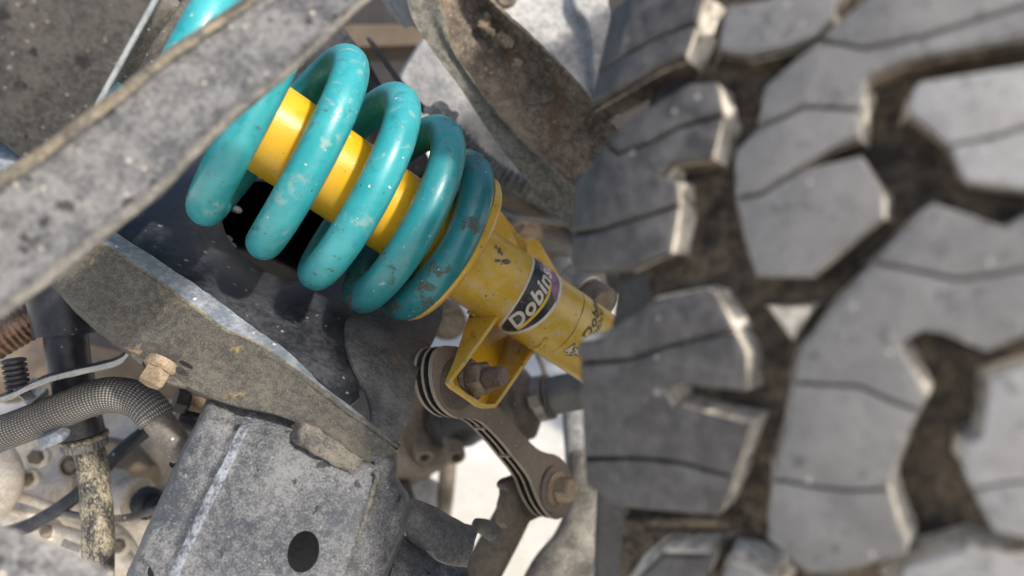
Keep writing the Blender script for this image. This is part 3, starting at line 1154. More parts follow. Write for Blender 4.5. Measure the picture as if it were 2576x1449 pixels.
# upper stud, nut and washer inside the bracket
c1 = BASE.at(1180, 957)
LN_ = LN
LN = (LN * .6 + bn * .4).normalized()
NUT = lathe('nut', c1 + LN * .0035, LN, hexprof(.0105, .0112), 'nut', LK, 6, 20)
lathe('nut_flange', c1, LN, [(0, .0135), (.002, .0138), (.004, .0120), (.0045, .006)], 'nut', NUT, 40)
pr = []
for k in range(12):
    z = .012 + k * .0011
    pr += [(z, .0058), (z + .0004, .0065), (z + .0007, .0065), (z + .0011, .0058)]
lathe('stud', c1, LN, [(.008, .0062)] + pr + [(.0262, .0056), (.0268, .0048)], 'nut', LK, 28, 25)
LN = LN_
# rubber bush behind the upper eye
lathe('bush_ring', LP.at(1150, 965) + LN * .0006, LN, [(-.001, .017), (.0014, .017), (.0020, .0155), (.0020, .008)], 'grommet', LK, 40)

# ------------------------------------------------------------------ sway bar
SB = thing('sway_bar', P(1180, 1480, .58), 'thick brown sway bar rising to the lower end of the ribbed link', 'sway bar')
tube('bar_shaft', [(1335, 1180, .62), (1318, 1235, .618), (1285, 1305, .612), (1240, 1390, .605), (1180, 1500, .60), (1110, 1640, .60)], [.011, .0145, .0150, .0155, .0160, .0160], 'sway', SB, segs=28)
LPB = Plane(LP.p - LN * .018, n=LN.copy())
slab('flat_end', [(1300, 1200), (1320, 1190), (1390, 1170), (1425, 1200), (1425, 1260), (1400, 1290), (1345, 1305), (1310, 1330), (1270, 1330), (1268, 1280), (1280, 1236), (1268, 1222), (1278, 1206)], LPB, .008, 'sway', SB, .001, smooth=1)

# ------------------------------------------------------------------ blurred channel bar across the upper left
BR = thing('channel_bar', P(0, 640, .28), 'wide dusty grey steel channel slanting across the upper left in front of the spring', 'steel bar')
up_ = [(-120, 525), (0, 437), (123, 357), (240, 266), (320, 207), (433, 117), (620, 0), (720, -75)]
lo_ = [(-120, 905), (0, 806), (127, 716), (287, 583), (413, 483), (513, 377), (622, 272), (755, 172), (860, 62), (935, 0), (1010, -70)]


def resample(pts, n):
    L = [0]
    for a, b in zip(pts, pts[1:]):
        L.append(L[-1] + math.hypot(b[0] - a[0], b[1] - a[1]))
    out = []
    for k in range(n):
        t = L[-1] * k / (n - 1)
        i = max(j for j in range(len(L)) if L[j] <= t + 1e-9)
        i = min(i, len(pts) - 2)
        f = (t - L[i]) / (L[i + 1] - L[i])
        out.append(tuple(pts[i][q] + (pts[i + 1][q] - pts[i][q]) * f for q in range(len(pts[0]))))
    return out


nst = 12
ua, la = resample(up_, nst), resample(lo_, nst)
rows = []
for i in range(nst):
    t = i / (nst - 1)
    d = .255 + .030 * t
    (ux, uy), (lx, ly) = ua[i], la[i]
    mixp = lambda f, dd: (ux + (lx - ux) * f, uy + (ly - uy) * f, d + dd)
    rows.append([mixp(-.01, .030), mixp(.0, .004), mixp(.015, .0), mixp(.105, .0008), mixp(.13, .0030), mixp(.50, .0034), mixp(.83, .0030), mixp(.885, .0002), mixp(.95, -.0008),
                 mixp(.988, .0), mixp(1.0, .004), mixp(1.0, .03)])
sheet('channel_web', rows, .003, ['bar', 'barlip', 'barlip2'], BR, nu=3, nv=3, rough=.0007, rscale=160, colmat=[1, 1, 1, 0, 0, 0, 0, 2, 2, 2, 2])

# grit lying along the upper lip and in the lower lip of the bar
bm = bmesh.new()
for k in range(150):
    t_ = random.random() * (nst - 1.001)
    i = int(t_)
    up_side = random.random() < .7
    a, b = (ua if up_side else la)[i], (ua if up_side else la)[i + 1]
    f_ = t_ - i
    off = random.uniform(-3, 14) if up_side else -random.uniform(2, 30)
    c_ = P(a[0] + (b[0] - a[0]) * f_ + off * .55, a[1] + (b[1] - a[1]) * f_ + off * .8, .255 + .030 * t_ / (nst - 1) - .0004)
    bmesh.ops.create_icosphere(bm, subdivisions=1, radius=random.uniform(.0002, .00075), matrix=Matrix.Translation(c_) @ Matrix.Diagonal((random.uniform(.7, 1.4), random.uniform(.7, 1.4), random.uniform(.6, 1), 1)))
o = obj('grit', bm, 'mud', BR, 60)
o['kind'] = 'stuff'

# ------------------------------------------------------------------ guard plate, upper left
GP = thing('guard_plate', P(0, 390, .34), 'dark spotted sheet steel guard in the upper left corner with a bright bare edge', 'steel plate')
gpl = Plane((0, 0, .315), (380, 0, .335), (0, 340, .335))
slab('plate_face', [(-160, -80), (415, -80), (385, 0), (332, 95), (240, 262), (160, 400), (90, 400), (55, 388), (20, 360), (0, 342), (-160, 250)], gpl, .002, 'plate', GP, .0004)
ed = resample([(428, -90), (391, 0), (337, 95), (244, 266), (165, 405)], 14)
bm = bmesh.new()
tube_bm([gpl.at(x, y) - gpl.n * .0008 for x, y in ed], .0013, 8, bm)
obj('plate_edge', bm, 'edge', GP)
# rounded grey bracket end at the left margin
tube('rolled_end', [(-60, 350, .36), (0, 400, .355), (50, 440, .35), (110, 500, .35)], .0065, 'strip', GP, segs=16)

# bump stop and cable behind the bar
lathe('bump_stop', P(425, -5, .40), (P(295, 215, .42) - P(425, -5, .40)), [(0, .007), (.004, .0092), (.010, .0096), (.046, .0092), (.052, .008), (.056, .005)], 'grommet', None, 14, 25)
tag(bpy.data.objects['bump_stop'], 'grey-brown faceted rubber bump stop between the guard plate and the spring', 'bump stop')
tag(tube('hose', [(500, -60, .40), (478, 0, .40), (440, 60, .40), (400, 115, .40), (360, 190, .405)], .0035, 'grommet', None, segs=10),
    'thin dark hose running between the bump stop and the uppermost spring turn', 'hose')

# ------------------------------------------------------------------ crossmember under the spring
XM = thing('crossmember', P(600, 1010, .41), 'dark folded steel crossmember under the spring with a speckled dusty front face', 'crossmember')
Uu = [(200, 575), (255, 615), (340, 672), (430, 735), (500, 785), (560, 830), (620, 852), (690, 892), (790, 962), (880, 1030), (950, 1080), (1005, 1122)]
Ll = [(100, 690), (140, 720), (200, 785), (275, 850), (345, 900), (430, 945), (500, 990), (590, 1022), (720, 1052), (820, 1110), (900, 1165), (975, 1150)]
Vv = [(242, 545), (297, 588), (383, 644), (470, 702), (543, 753), (597, 792), (650, 832), (720, 880), (802, 960), (886, 1026), (953, 1077), (1006, 1119)]
rows = []
for i in range(12):
    (ux, uy), (lx, ly), (vx, vy) = Uu[i], Ll[i], Vv[i]
    t = i / 11
    d = .420 - .022 * t
    m2 = lambda f, dd: (ux + (lx - ux) * f, uy + (ly - uy) * f, dd)
    rows.append([(lx + (lx - ux) * .06, ly + (ly - uy) * .02, d + .022), (lx, ly, d + .006), m2(.93, d + .002), m2(.5, d + .003), m2(.05, d), (ux, uy, d + .0008), (vx * .15 + ux * .85, vy * .15 + uy * .85, d + .002), (vx, vy, d + .016 - .009 * t)])
sheet('front_face', rows, .0025, ['cross', 'strip', 'barlip'], XM, nu=3, nv=4, rough=.0006, rscale=130, colmat=[0, 0, 0, 0, 0, 2, 1])
tray = Plane((297, 590, .437), (803, 963, .420), (900, 600, .595))
hole = [(556, 520), (558, 560), (575, 607), (620, 652), (680, 688), (735, 710), (775, 700), (820, 668), (905, 652), (960, 640), (930, 560), (760, 470), (640, 440), (580, 470)]
slab('tray', [(225, 535), (297, 586), (383, 642), (470, 700), (543, 751), (597, 790), (650, 830), (700, 864), (790, 946), (880, 1022), (905, 1000), (893, 920), (878, 850), (960, 800), (1100, 700), (1010, 600),
              (850, 470), (640, 360), (450, 400)], tray, .003, 'tray', XM, .0006, holes=[hole])
tr2 = Plane(tray.p + tray.n * .004, n=tray.n)
slab('gusset', [(872, 790), (868, 850), (885, 910), (925, 985), (938, 1040), (930, 1066), (950, 1078), (1004, 1118), (1012, 1090), (1042, 1040), (1044, 965), (1060, 915), (1085, 870), (1112, 815), (1120, 760), (1000, 700)],
     tr2, .003, 'traydust', XM, .0012, smooth=1)
# closed box added below the tray opening to block light, shade painted black
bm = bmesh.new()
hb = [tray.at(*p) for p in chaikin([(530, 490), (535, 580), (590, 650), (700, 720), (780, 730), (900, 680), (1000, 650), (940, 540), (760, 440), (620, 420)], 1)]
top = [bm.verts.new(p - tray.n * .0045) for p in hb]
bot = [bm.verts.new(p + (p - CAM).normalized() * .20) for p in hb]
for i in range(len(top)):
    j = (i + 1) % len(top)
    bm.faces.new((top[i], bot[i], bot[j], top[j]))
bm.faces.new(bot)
obj('shade_well', bm, 'pit', XM)
for x, y, r_ in ((601, 512, .0040), (578, 585, .0036), (590, 603, .003)):  # first pale disc imitates light through a hole, the others are bolt heads
    p = tray.at(x, y) - tray.n * .006
    lathe('rivet_and_light_dot', p, tray.n, [(0, r_), (.0015, r_), (.0022, r_ * .7)], 'pale', XM, 14)
slab('slot_shade', [(449, 908), (460, 906), (478, 916), (486, 925), (480, 928), (462, 921), (451, 913)], Plane((440, 905, .4055), (490, 925, .4045), (460, 935, .4035)), .001, 'pit', XM, 0, smooth=2)  # thin black slab painted in for the shade inside a slot
# mounting bracket strip bolted to the lower edge of the crossmember
BK = thing('hose_bracket', P(200, 1000, .45), 'thin bent steel strip with a bright worn edge above the woven hose', 'bracket')
fe = [(-40, 1016), (20, 998), (75, 972), (143, 947), (253, 922), (300, 908), (318, 893), (332, 874), (350, 866), (385, 890), (430, 922), (480, 955)]
rows = []
for i, (x, y) in enumerate(fe):
    rows.append([(x, y + 10, .4335), (x, y + 8, .432), (x, y - 4, .432), (x, y - 6, .4335), (x - 2, y - 12, .475)])
sheet('strip_plate', rows[:9], .0012, ['plasticblack', 'zinc'], BK, nu=3, nv=5, colmat=[1, 1, 1, 0], rough=.0004, rscale=200, lin_u=True)
slab('strip_flange', [(340, 858), (352, 862), (385, 886), (430, 918), (482, 952), (484, 964), (468, 974), (430, 966), (385, 948), (350, 916), (322, 892)], Plane((347, 865, .418), (480, 955, .414), (385, 945, .410)), .003, 'cross', BK, .001, smooth=1)
BA = D(-.30, -.80, .52)
p = P(405, 921, .413)
lathe('bolt_flange', p, BA, [(-.003, .0088), (0, .0092), (.0015, .0090), (.0028, .0076)], 'bolt', BK, 32)
lathe('bolt_head', p + BA * .002, BA, [(0, .0072), (.0085, .0074), (.0098, .0064)], 'bolt', BK, 6, 20)
# rubber tooth strip on the bracket
pr = []
for k in range(7):
    pr += [(k * .0032, .0050), (k * .0032 + .0008, .0068), (k * .0032 + .0022, .0068), (k * .0032 + .0030, .0050)]
lathe('ribbed_grommet', P(48, 992, .45), D(-.1, 1, .1), pr, 'rubber', BK, 20, 30)

# ------------------------------------------------------------------ chassis leg at the bottom
CL = thing('frame_beam', P(620, 1480, .39), 'broad grey dusty chassis leg with a pale ridge and an oval hole', 'chassis leg')


CL['kind'] = 'thing'


def leg_row(le, r1, r2, ce, gr, d, dz=.0, ridge=.004):
    y = lambda a, f: a
    return [(le[0] - 6, le[1], d + .03), (le[0], le[1], d + .004), ((le[0] * .5 + r1[0] * .5), (le[1] + r1[1]) / 2, d), (r1[0] - 16, r1[1] - 2, d), (r1[0], r1[1], d - ridge * .45), (r2[0], r2[1], d - ridge),
            (r2[0] + 16, r2[1] + 2, d - ridge * .8), (ce[0], ce[1], d - ridge * 1.1), (gr[0] - 12, gr[1], d - ridge * .6), (gr[0], gr[1], d + .004), (gr[0] + 6, gr[1], d + .016)]


LR = [leg_row((548, 950), (650, 1000), (668, 1005), (810, 1030), (985, 1105), .432, ridge=.001),
      leg_row((514, 1033), (600, 1078), (624, 1082), (780, 1110), (962, 1155), .4085, ridge=.002),
      leg_row((480, 1100), (572, 1140), (594, 1146), (750, 1165), (945, 1196), .399, ridge=.003),
      leg_row((448, 1166), (542, 1200), (566, 1207), (720, 1225), (925, 1250), .395),
      leg_row((415, 1242), (508, 1270), (530, 1276), (690, 1290), (905, 1312), .391),
      leg_row((381, 1316), (473, 1342), (496, 1348), (660, 1360), (885, 1375), .387),
      leg_row((340, 1412), (432, 1432), (455, 1438), (625, 1445), (858, 1450), .382),
      leg_row((310, 1480), (402, 1498), (425, 1503), (600, 1508), (838, 1508), .378)]
bm = sheet_bm([[P(*p) for p in r] for r in LR], 0, nu=5, nv=8, rough=.0005, rscale=140, colmat=[0, 0, 0, 0, 1, 0, 0, 0, 0, 0])
from mathutils.bvhtree import BVHTree
for cx, cy, rx, ry, sk in ((763, 1388, 40, 53, .12), (380, 1447, 8, 22, -.25)):
    bvh = BVHTree.FromBMesh(bm)
    inside = lambda x, y, g: ((x - cx + sk * (y - cy)) / rx) ** 2 + ((y - cy) / ry) ** 2 < g
    old = {e for e in bm.edges if len(e.link_faces) == 1}
    kill = [f for f in bm.faces if any(inside(*project(q), 1.12) for q in [f.calc_center_median()] + [v.co for v in f.verts] + [(a.co + b.co) / 2 for a, b in (e.verts for e in f.edges)])]
    bmesh.ops.delete(bm, geom=kill, context='FACES')
    loop = [e for e in bm.edges if len(e.link_faces) == 1 and e not in old]
    n = 44
    r1, r2 = [], []
    for k in range(n):
        a = 2 * math.pi * k / n
        d_ = ray(cx + rx * math.cos(a) - sk * ry * math.sin(a), cy + ry * math.sin(a)).normalized()
        h_ = bvh.ray_cast(CAM, d_)[0]
        r1.append(bm.verts.new(h_))
        r2.append(bm.verts.new(h_ + d_ * .0035))
    ed_ = [bm.edges.new((r1[k], r1[(k + 1) % n])) for k in range(n)]
    bmesh.ops.triangle_fill(bm, edges=loop + ed_, use_beauty=True, normal=-CF)
    for k in range(n):
        bm.faces.new((r1[k], r1[(k + 1) % n], r2[(k + 1) % n], r2[k]))
obj('leg_skin', bm, ['leg', 'leglight'], CL, 50)
# inside of the leg
bm = bmesh.new()
bx = [P(470, 1130, .47), P(900, 1190, .47), P(800, 1560, .45), P(330, 1560, .45)]
prism(bm, bx, CF * .05)
obj('leg_back', bm, 'dark', CL)
# weld lips along the upper right
wp = [(736, 1078), (760, 1066), (800, 1080), (850, 1115), (900, 1150), (925, 1168)]
wq = [(728, 1106), (750, 1114), (790, 1138), (840, 1168), (885, 1196), (912, 1200)]
rows = []
for i in range(6):
    (ax, ay), (bx_, by_) = wp[i], wq[i]
    e = (.012, .001, 0, .0006, 0, .012)[i]
    rows.append([(ax - 3, ay - 6, .401), (ax, ay, .3965 + e), (ax * .5 + bx_ * .5, ay * .5 + by_ * .5, .3950 + e), (bx_, by_, .3955 + e), (bx_ + 1, by_ + 5, .401)])
sheet('weld_lip', rows, 0, 'weld', CL, nu=4, nv=6, rough=.0012, rscale=190)
tube('weld_bead', [(940, 1185, .396), (948, 1200, .396), (930, 1260, .394), (910, 1320, .392), (893, 1365, .390), (870, 1420, .388), (845, 1500, .384)], .0016, 'weld', CL, segs=10,
     rfun=lambda i, a: 1 + .25 * math.sin(i * 2.1))
# arm bracket pieces right of the leg
AB = thing('arm_bracket', P(1000, 1480, .42), 'grey folded steel bracket pieces right of the chassis leg, edged in tan dirt', 'bracket')
sheet('side_panel', [[(938, 1148, .402), (965, 1146, .402), (996, 1144, .410), (1000, 1140, .43)], [(948, 1205, .402), (975, 1205, .404), (997, 1203, .412), (1003, 1200, .435)],
                     [(925, 1265, .402), (975, 1262, .406), (1020, 1256, .416), (1028, 1250, .44)], [(905, 1320, .400), (960, 1322, .404), (1013, 1320, .416), (1022, 1318, .44)],
                     [(880, 1390, .398), (935, 1395, .402), (988, 1400, .414), (995, 1400, .44)], [(850, 1490, .395), (905, 1495, .40), (955, 1500, .41), (962, 1500, .44)]],
      .002, 'leg', AB, nu=4, nv=5, rough=.001, rscale=120)
sheet('upper_shell', [[(1000, 1258, .46), (1012, 1300, .452), (1022, 1352, .452), (1026, 1362, .47)], [(1040, 1254, .465), (1050, 1300, .455), (1062, 1385, .455), (1066, 1395, .475)],
                      [(1105, 1280, .472), (1112, 1330, .460), (1112, 1412, .460), (1115, 1420, .48)], [(1160, 1312, .485), (1155, 1355, .470), (1150, 1420, .468), (1150, 1430, .49)],
                      [(1205, 1326, .50), (1196, 1360, .480), (1176, 1424, .475), (1176, 1432, .50)]], .0025, 'traydust', AB, nu=4, nv=5, rough=.0006, rscale=120)
sheet('lower_shell', [[(1004, 1335, .450), (990, 1420, .425), (960, 1500, .42)], [(1056, 1375, .458), (1045, 1440, .428), (1030, 1510, .42)], [(1110, 1416, .44), (1100, 1460, .432), (1095, 1520, .425)],
                      [(1174, 1428, .45), (1182, 1465, .44), (1190, 1520, .435)]], .004, 'leg', AB, nu=4, nv=5, rough=.0006, rscale=120)
tube('shell_end', [(1195, 1318, .505), (1222, 1328, .51), (1240, 1345, .515)], [.004, .006, .005], 'traydust', AB, segs=14)

# ------------------------------------------------------------------ steel corner, lower left foreground
FC = slab('foreground_flange', [(-160, 1262), (0, 1316), (83, 1346), (200, 1396), (262, 1422), (285, 1436), (310, 1500), (-160, 1500)], Plane((0, 1316, .27), (280, 1430, .285), (0, 1500, .255)), .003, 'flange', None, .0008)
tag(FC, 'pale dusty out-of-focus steel flange filling the lower left corner', 'steel plate')

# ------------------------------------------------------------------ lower left: hoses and casings
CG = thing('gearbox_casing', P(200, 1500, .62), 'dusty beige cast gearbox casing with ribs and a recessed plug behind the muddy pipe', 'gearbox')
rows = []
for i, y in enumerate((1010, 1080, 1150, 1220, 1300, 1380, 1460, 1560)):
    r_ = []
    for j, x in enumerate((-120, -20, 60, 140, 220, 300, 380, 470)):
        d = .60 + .00012 * abs(x - 120) + .05 * max(0, (300 - abs(1300 - y)) and abs(y - 1300) / 300) + .01 * math.sin(i * 2.2 + j * 1.3)
        r_.append((x, y, d))
    rows.append(r_)
sheet('case_wall', rows, 0, 'cast', CG, nu=5, nv=5, rough=.006, rscale=28)
for pth, r_ in (([(-30, 1225, .585), (13, 1240, .583), (60, 1253, .583), (112, 1270, .585), (160, 1290, .588), (215, 1312, .59), (300, 1335, .593), (345, 1395, .595)], .004),
                ([(60, 1315, .582), (120, 1330, .582), (200, 1350, .584), (300, 1390, .588), (350, 1440, .59)], .005),
                ([(-30, 1265, .585), (40, 1290, .584), (120, 1310, .584)], .003)):
    tube('case_rib', pth, r_, 'cast', CG, segs=10)
pz = P(175, 1172, .572)
lathe('plug_boss', pz, D(.05, .15, 1), [(-.03, .0105), (-.002, .0100), (0, .0088), (0, .0072), (-.004, .0068), (-.004, .003)], 'castdark', CG, 32)
lathe('plug', pz - D(.05, .15, 1) * .004, D(.05, .15, 1), hexprof(.003, .005), 'castdark', CG, 6, 20)
for bx2, by2 in ((70, 1205), (125, 1335), (300, 1372), (95, 1150)):
    cbp = P(bx2, by2, .583)
    hd = lathe('case_bolt', cbp, D(.1, .2, 1), hexprof(.007, .0055), 'castdark', CG, 6, 20)
    lathe('bolt_collar', cbp - D(.1, .2, 1) * .004, D(.1, .2, 1), [(0, .0085), (.003, .0085), (.0045, .0075)], 'cast', hd, 24)
tube('case_pipe', [(-30, 1120, .57), (5, 1160, .565), (18, 1200, .565), (10, 1240, .57), (-30, 1290, .58)], .0115, 'cast', CG, segs=20)
slab('tag_plate', [(160, 1356), (203, 1372), (197, 1391), (150, 1374)], Plane((160, 1356, .565), (203, 1372, .565), (150, 1374, .564)), .0012, 'pale', CG, .0003)
lathe('breather_neck', P(255, 1245, .575), P(372, 1262, .56) - P(255, 1245, .575), [(0, .022), (.012, .021), (.022, .016), (.030, .0155), (.034, .017), (.037, .017), (.037, .012)], 'cast', CG, 32)
lathe('case_cone', P(262, 1200, .63), P(375, 1195, .62) - P(262, 1200, .63), [(0, .034), (.02, .03), (.045, .012), (.05, .008)], 'tan', CG, 28)
PLG = lathe('connector_plug', P(358, 1258, .562), P(410, 1285, .553) - P(358, 1258, .562), [(0, .011), (.004, .012), (.010, .012), (.011, .009), (.018, .009), (.02, .006)], 'plasticblack', None, 18, 30)
tag(PLG, 'black plastic plug pushed into the beige neck beside the chassis leg', 'plug')
bg = sheet('rear_casing', [[(-80, 800, .74), (60, 830, .72), (200, 860, .72), (360, 900, .74), (560, 960, .78)], [(-80, 900, .70), (60, 930, .68), (200, 960, .69), (360, 1000, .72), (560, 1060, .76)],
                           [(-80, 1000, .72), (60, 1020, .70), (200, 1050, .70), (360, 1090, .72), (560, 1150, .76)], [(-80, 1120, .76), (60, 1140, .74), (200, 1170, .72), (360, 1200, .70), (560, 1250, .72)],
                           [(-80, 1250, .78), (60, 1260, .76), (200, 1290, .74), (360, 1300, .69), (560, 1330, .70)]], 0, 'tan', None, nu=5, nv=5, rough=.006, rscale=22)
tag(bg, 'tan dusty casting in shade behind the black duct at far left', 'casting')

BH = thing('woven_hose', P(200, 1130, .46), 'hose in a grey woven sleeve arching over to a bare brown rubber end', 'hose')
hp_ = [(-60, 1118, .47), (0, 1092, .468), (60, 1070, .466), (150, 1034, .464), (230, 1003, .462), (290, 993, .461), (345, 1006, .460), (378, 1032, .459), (395, 1055, .459)]
pts = spline([P(*p) for p in hp_], 8)
obj('woven_sleeve', tube_bm(pts, .0112, 44, uvs=True, cap=True), 'braid', BH)
tube('hose_end', [(370, 1022, .4592), (395, 1055, .459), (425, 1095, .459), (448, 1128, .460), (462, 1148, .461)], [.0088, .0092, .0092, .0090, .0070], 'grommet', BH, segs=28)
tube('hose_collar', [(462, 1146, .466), (472, 1158, .468), (480, 1170, .47)], [.010, .0085, .006], 'plasticblack', BH, segs=20)
for nm, px, d in (('sleeve_clip', [(92, 1000), (118, 978), (124, 984), (122, 1002), (70, 1020), (64, 1010)], .452), ('sleeve_clip', [(92, 1105), (142, 1086), (157, 1100), (155, 1113), (105, 1133), (97, 1128)], .453)):
    slab(nm, px, Plane((px[0][0], px[0][1], d), (px[1][0], px[1][1], d), (px[4][0], px[4][1], d + .002)), .010, 'strip', BH, .0008)

DU = thing('black_duct', P(200, 1130, .52), 'black scuffed plastic duct dropping behind the woven hose to a knurled collar', 'duct')
tube('duct_boot', [(150, 690, .50), (158, 740, .50), (164, 800, .50), (168, 843, .50)], [.022, .022, .0205, .0195], 'plasticblack', DU, segs=30)
tube('duct_pipe', [(166, 842, .502), (172, 900, .502), (182, 960, .504), (196, 1040, .506), (208, 1092, .508)], [.0135, .0135, .0138, .0140, .0142], 'plasticblack', DU, segs=30)
ax = (P(216, 1130, .51) - P(208, 1090, .508)).normalized()
lathe('collar_lip', P(209, 1093, .508), ax, [(0, .0145), (.001, .0157), (.0028, .0157), (.004, .0145)], 'muddy', DU, 36)
bm = bmesh.new()
kp = P(210, 1100, .508)
u0 = ax.orthogonal().normalized()
v0 = ax.cross(u0)
rg = []
for s, rr_ in ((.0, .0142), (.0015, .0148), (.0070, .0146), (.0078, .0120)):
    rg.append([bm.verts.new(kp + ax * s + (u0 * math.cos(2 * math.pi * k / 120) + v0 * math.sin(2 * math.pi * k / 120)) * (rr_ - (.0008 if (k // 2) % 2 else 0))) for k in range(120)])
for i in range(3):
    for k in range(120):
        bm.faces.new((rg[i][k], rg[i][(k + 1) % 120], rg[i + 1][(k + 1) % 120], rg[i + 1][k]))
bm.faces.new(rg[0][::-1])
bm.faces.new(rg[-1])
obj('knurled_collar', bm, 'traydust', DU, 25)
slab('collar_tab', [(164, 1115), (190, 1106), (196, 1130), (192, 1140), (178, 1146), (168, 1138)], Plane((164, 1115, .498), (190, 1106, .496), (178, 1146, .498)), .006, 'traydust', DU, .001)
tag(tube('muddy_pipe', [(214, 1118, .512), (229, 1150, .512), (236, 1200, .512), (243, 1280, .512), (248, 1350, .512), (246, 1420, .512), (240, 1500, .512)], [.0098, .0098, .0100, .0102, .0104, .0104, .0104], 'muddy', None, segs=30,
         rfun=lambda i, a: 1 + .02 * math.sin(i * .9 + a * 2) + .015 * math.sin(a * 3 + i * .37)),
    'black pipe caked in pale mud hanging below the knurled collar', 'pipe')

rp = []
cpts = spline([P(*p) for p in [(-60, 885, .50), (0, 850, .505), (50, 822, .51), (100, 792, .515), (150, 765, .52)]], 24)
tag(obj('corrugated_pipe', tube_bm(cpts, [.0125 + .0004 * math.sin(i * .9) for i in range(len(cpts))], 30), 'copper'), 'shiny brown corrugated metal pipe at the far left edge below the channel bar', 'pipe')
tag(tube('black_strap', [(25, 1345, .555), (75, 1322, .552), (140, 1285, .55), (200, 1240, .55), (255, 1185, .55), (310, 1130, .552), (372, 1080, .555), (430, 1035, .56)], .0052, 'plasticblack', None, segs=18,
         squash=(CF, .5)), 'flat black strap running diagonally behind the mud-caked pipe', 'strap')
tag(tube('vent_line', [(-40, 1352, .56), (10, 1335, .558), (80, 1310, .556), (140, 1290, .555), (215, 1300, .54), (280, 1305, .53), (330, 1300, .525), (390, 1283, .52), (420, 1270, .52)], .0026, 'grommet', None, segs=12),
    'thin grey line bending past the black plug towards the chassis leg', 'hose')
WB = thing('link_bolt', P(470, 1060, .50), 'dark hexagon bolt with brass-coloured thread tucked behind the chassis leg', 'bolt')
bx_ = (P(520, 1022, .50) - P(445, 1005, .49)).normalized()
lathe('bolt_head', P(440, 1004, .49), bx_, hexprof(.009, .0085), 'plasticblack', WB, 6, 20)
pr = []
for k in range(9):
    pr += [(.009 + k * .0013, .0048), (.009 + k * .0013 + .0006, .0055), (.009 + k * .0013 + .0012, .0048)]
lathe('bolt_thread', P(440, 1004, .49), bx_, [(.008, .005)] + pr, 'bolt', WB, 20, 25)
lathe('bolt_sleeve', P(445, 1048, .505), bx_, [(0, .009), (.004, .0098), (.018, .0098), (.02, .0075), (.03, .0075)], 'plasticblack', WB, 24)

# ------------------------------------------------------------------ upper right: rusty arm, rail, panel
RA = thing('rusty_arm', P(1400, 560, .58), 'rusty brown upper arm plate with a grey dusty flange running behind the tyre', 'suspension arm')
AR = [[(1012, -60), (1058, -60), (1098, -60), (1110, -60), (1160, -60), (1200, -60)],
      [(1024, 5), (1068, 5), (1108, 0), (1118, 0), (1175, -8), (1225, -10)],
      [(1045, 62), (1085, 62), (1122, 58), (1133, 56), (1200, 40), (1265, 32)],
      [(1090, 128), (1118, 120), (1138, 118), (1150, 115), (1240, 100), (1335, 95)],
      [(1157, 217), (1176, 206), (1192, 204), (1206, 200), (1300, 170), (1400, 158)],
      [(1230, 327), (1250, 308), (1266, 300), (1281, 296), (1370, 255), (1462, 222)],
      [(1300, 420), (1325, 392), (1342, 378), (1358, 370), (1440, 330), (1530, 300)],
      [(1360, 500), (1388, 462), (1410, 440), (1426, 432), (1500, 390), (1580, 360)],
      [(1440, 585), (1465, 540), (1485, 515), (1500, 505), (1570, 460), (1640, 430)]]
dz = (.548, .548, .545, .556, .570, .552)
sheet('arm_plate', [[(x, y, dz[j] + .004 * i) for j, (x, y) in enumerate(r)] for i, r in enumerate(AR)], .003, ['rustarm', 'armflange'], RA, nu=6, nv=10, rough=.0011, rscale=170, colmat=[1, 1, 0, 0, 0])
for x, y, r_ in ((1218, 62, .005), (1236, 80, .0035), (1262, 92, .0042), (1275, 104, .0055), (1225, 40, .003), (1330, 96, .0025), (1380, 150, .002), (1300, 160, .004)):
    bm = bmesh.new()
    bmesh.ops.create_icosphere(bm, subdivisions=3, radius=r_)
    for v in bm.verts:
        v.co *= .85 + noise.fractal(v.co * 420 + Vector((x, y, 0)), 1, 2, 4) * .6
        v.co -= CF * v.co.dot(CF) * .6
        v.co += P(x, y, .5705)
    obj('mud_clod', bm, 'mud', RA, 60)
sheet('arm_gusset', [[(950, -40, .60), (990, -40, .58), (1030, -40, .555)], [(962, 0, .60), (1000, 0, .58), (1030, 0, .556)], [(990, 42, .60), (1015, 30, .585), (1042, 40, .56)], [(1020, 72, .60), (1040, 66, .59), (1070, 96, .57)]],
      .002, 'rail', RA, nu=3, nv=3, rough=.001)

rl = slab('chassis_rail', [(1003, 235), (1010, 185), (1064, 100), (1110, 60), (1470, 330), (1500, 620), (1450, 560), (1300, 470), (1225, 450), (1150, 395), (1060, 310), (1018, 272)],
          Plane((960, 190, .66), (1090, 100, .68), (1440, 520, .74)), .02, 'rail', None, .003)
tag(rl, 'pale dust-streaked chassis rail seen between the spring and the rusty arm', 'chassis rail')
PN = thing('inner_panel', P(1400, 230, .72), 'pale splashed sheet panel in sun above the rusty arm', 'panel')
sheet('panel_sheet', [[(1190, -60, .72), (1300, -60, .725), (1420, -60, .73), (1445, -60, .715), (1530, -60, .73)], [(1230, 20, .71), (1320, 20, .715), (1435, 18, .72), (1452, 12, .705), (1530, 5, .72)],
                      [(1300, 100, .705), (1380, 95, .71), (1470, 78, .715), (1485, 68, .70), (1540, 60, .715)], [(1380, 190, .70), (1440, 190, .705), (1480, 190, .71), (1500, 190, .70), (1550, 190, .715)],
                      [(1420, 290, .70), (1470, 290, .705), (1500, 290, .71), (1520, 290, .70), (1560, 290, .71)]], .002, 'panel', PN, nu=5, nv=5, rough=.0015, rscale=40)
BT = lathe('round_stopper', P(1272, -14, .665), D(0, -.55, .83), [(0, .010), (.010, .0105), (.013, .009), (.014, .006), (.0125, .004)], 'castdark', None, 28)
tag(BT, 'round brown rubber stopper at the top edge above the rusty arm', 'stopper')
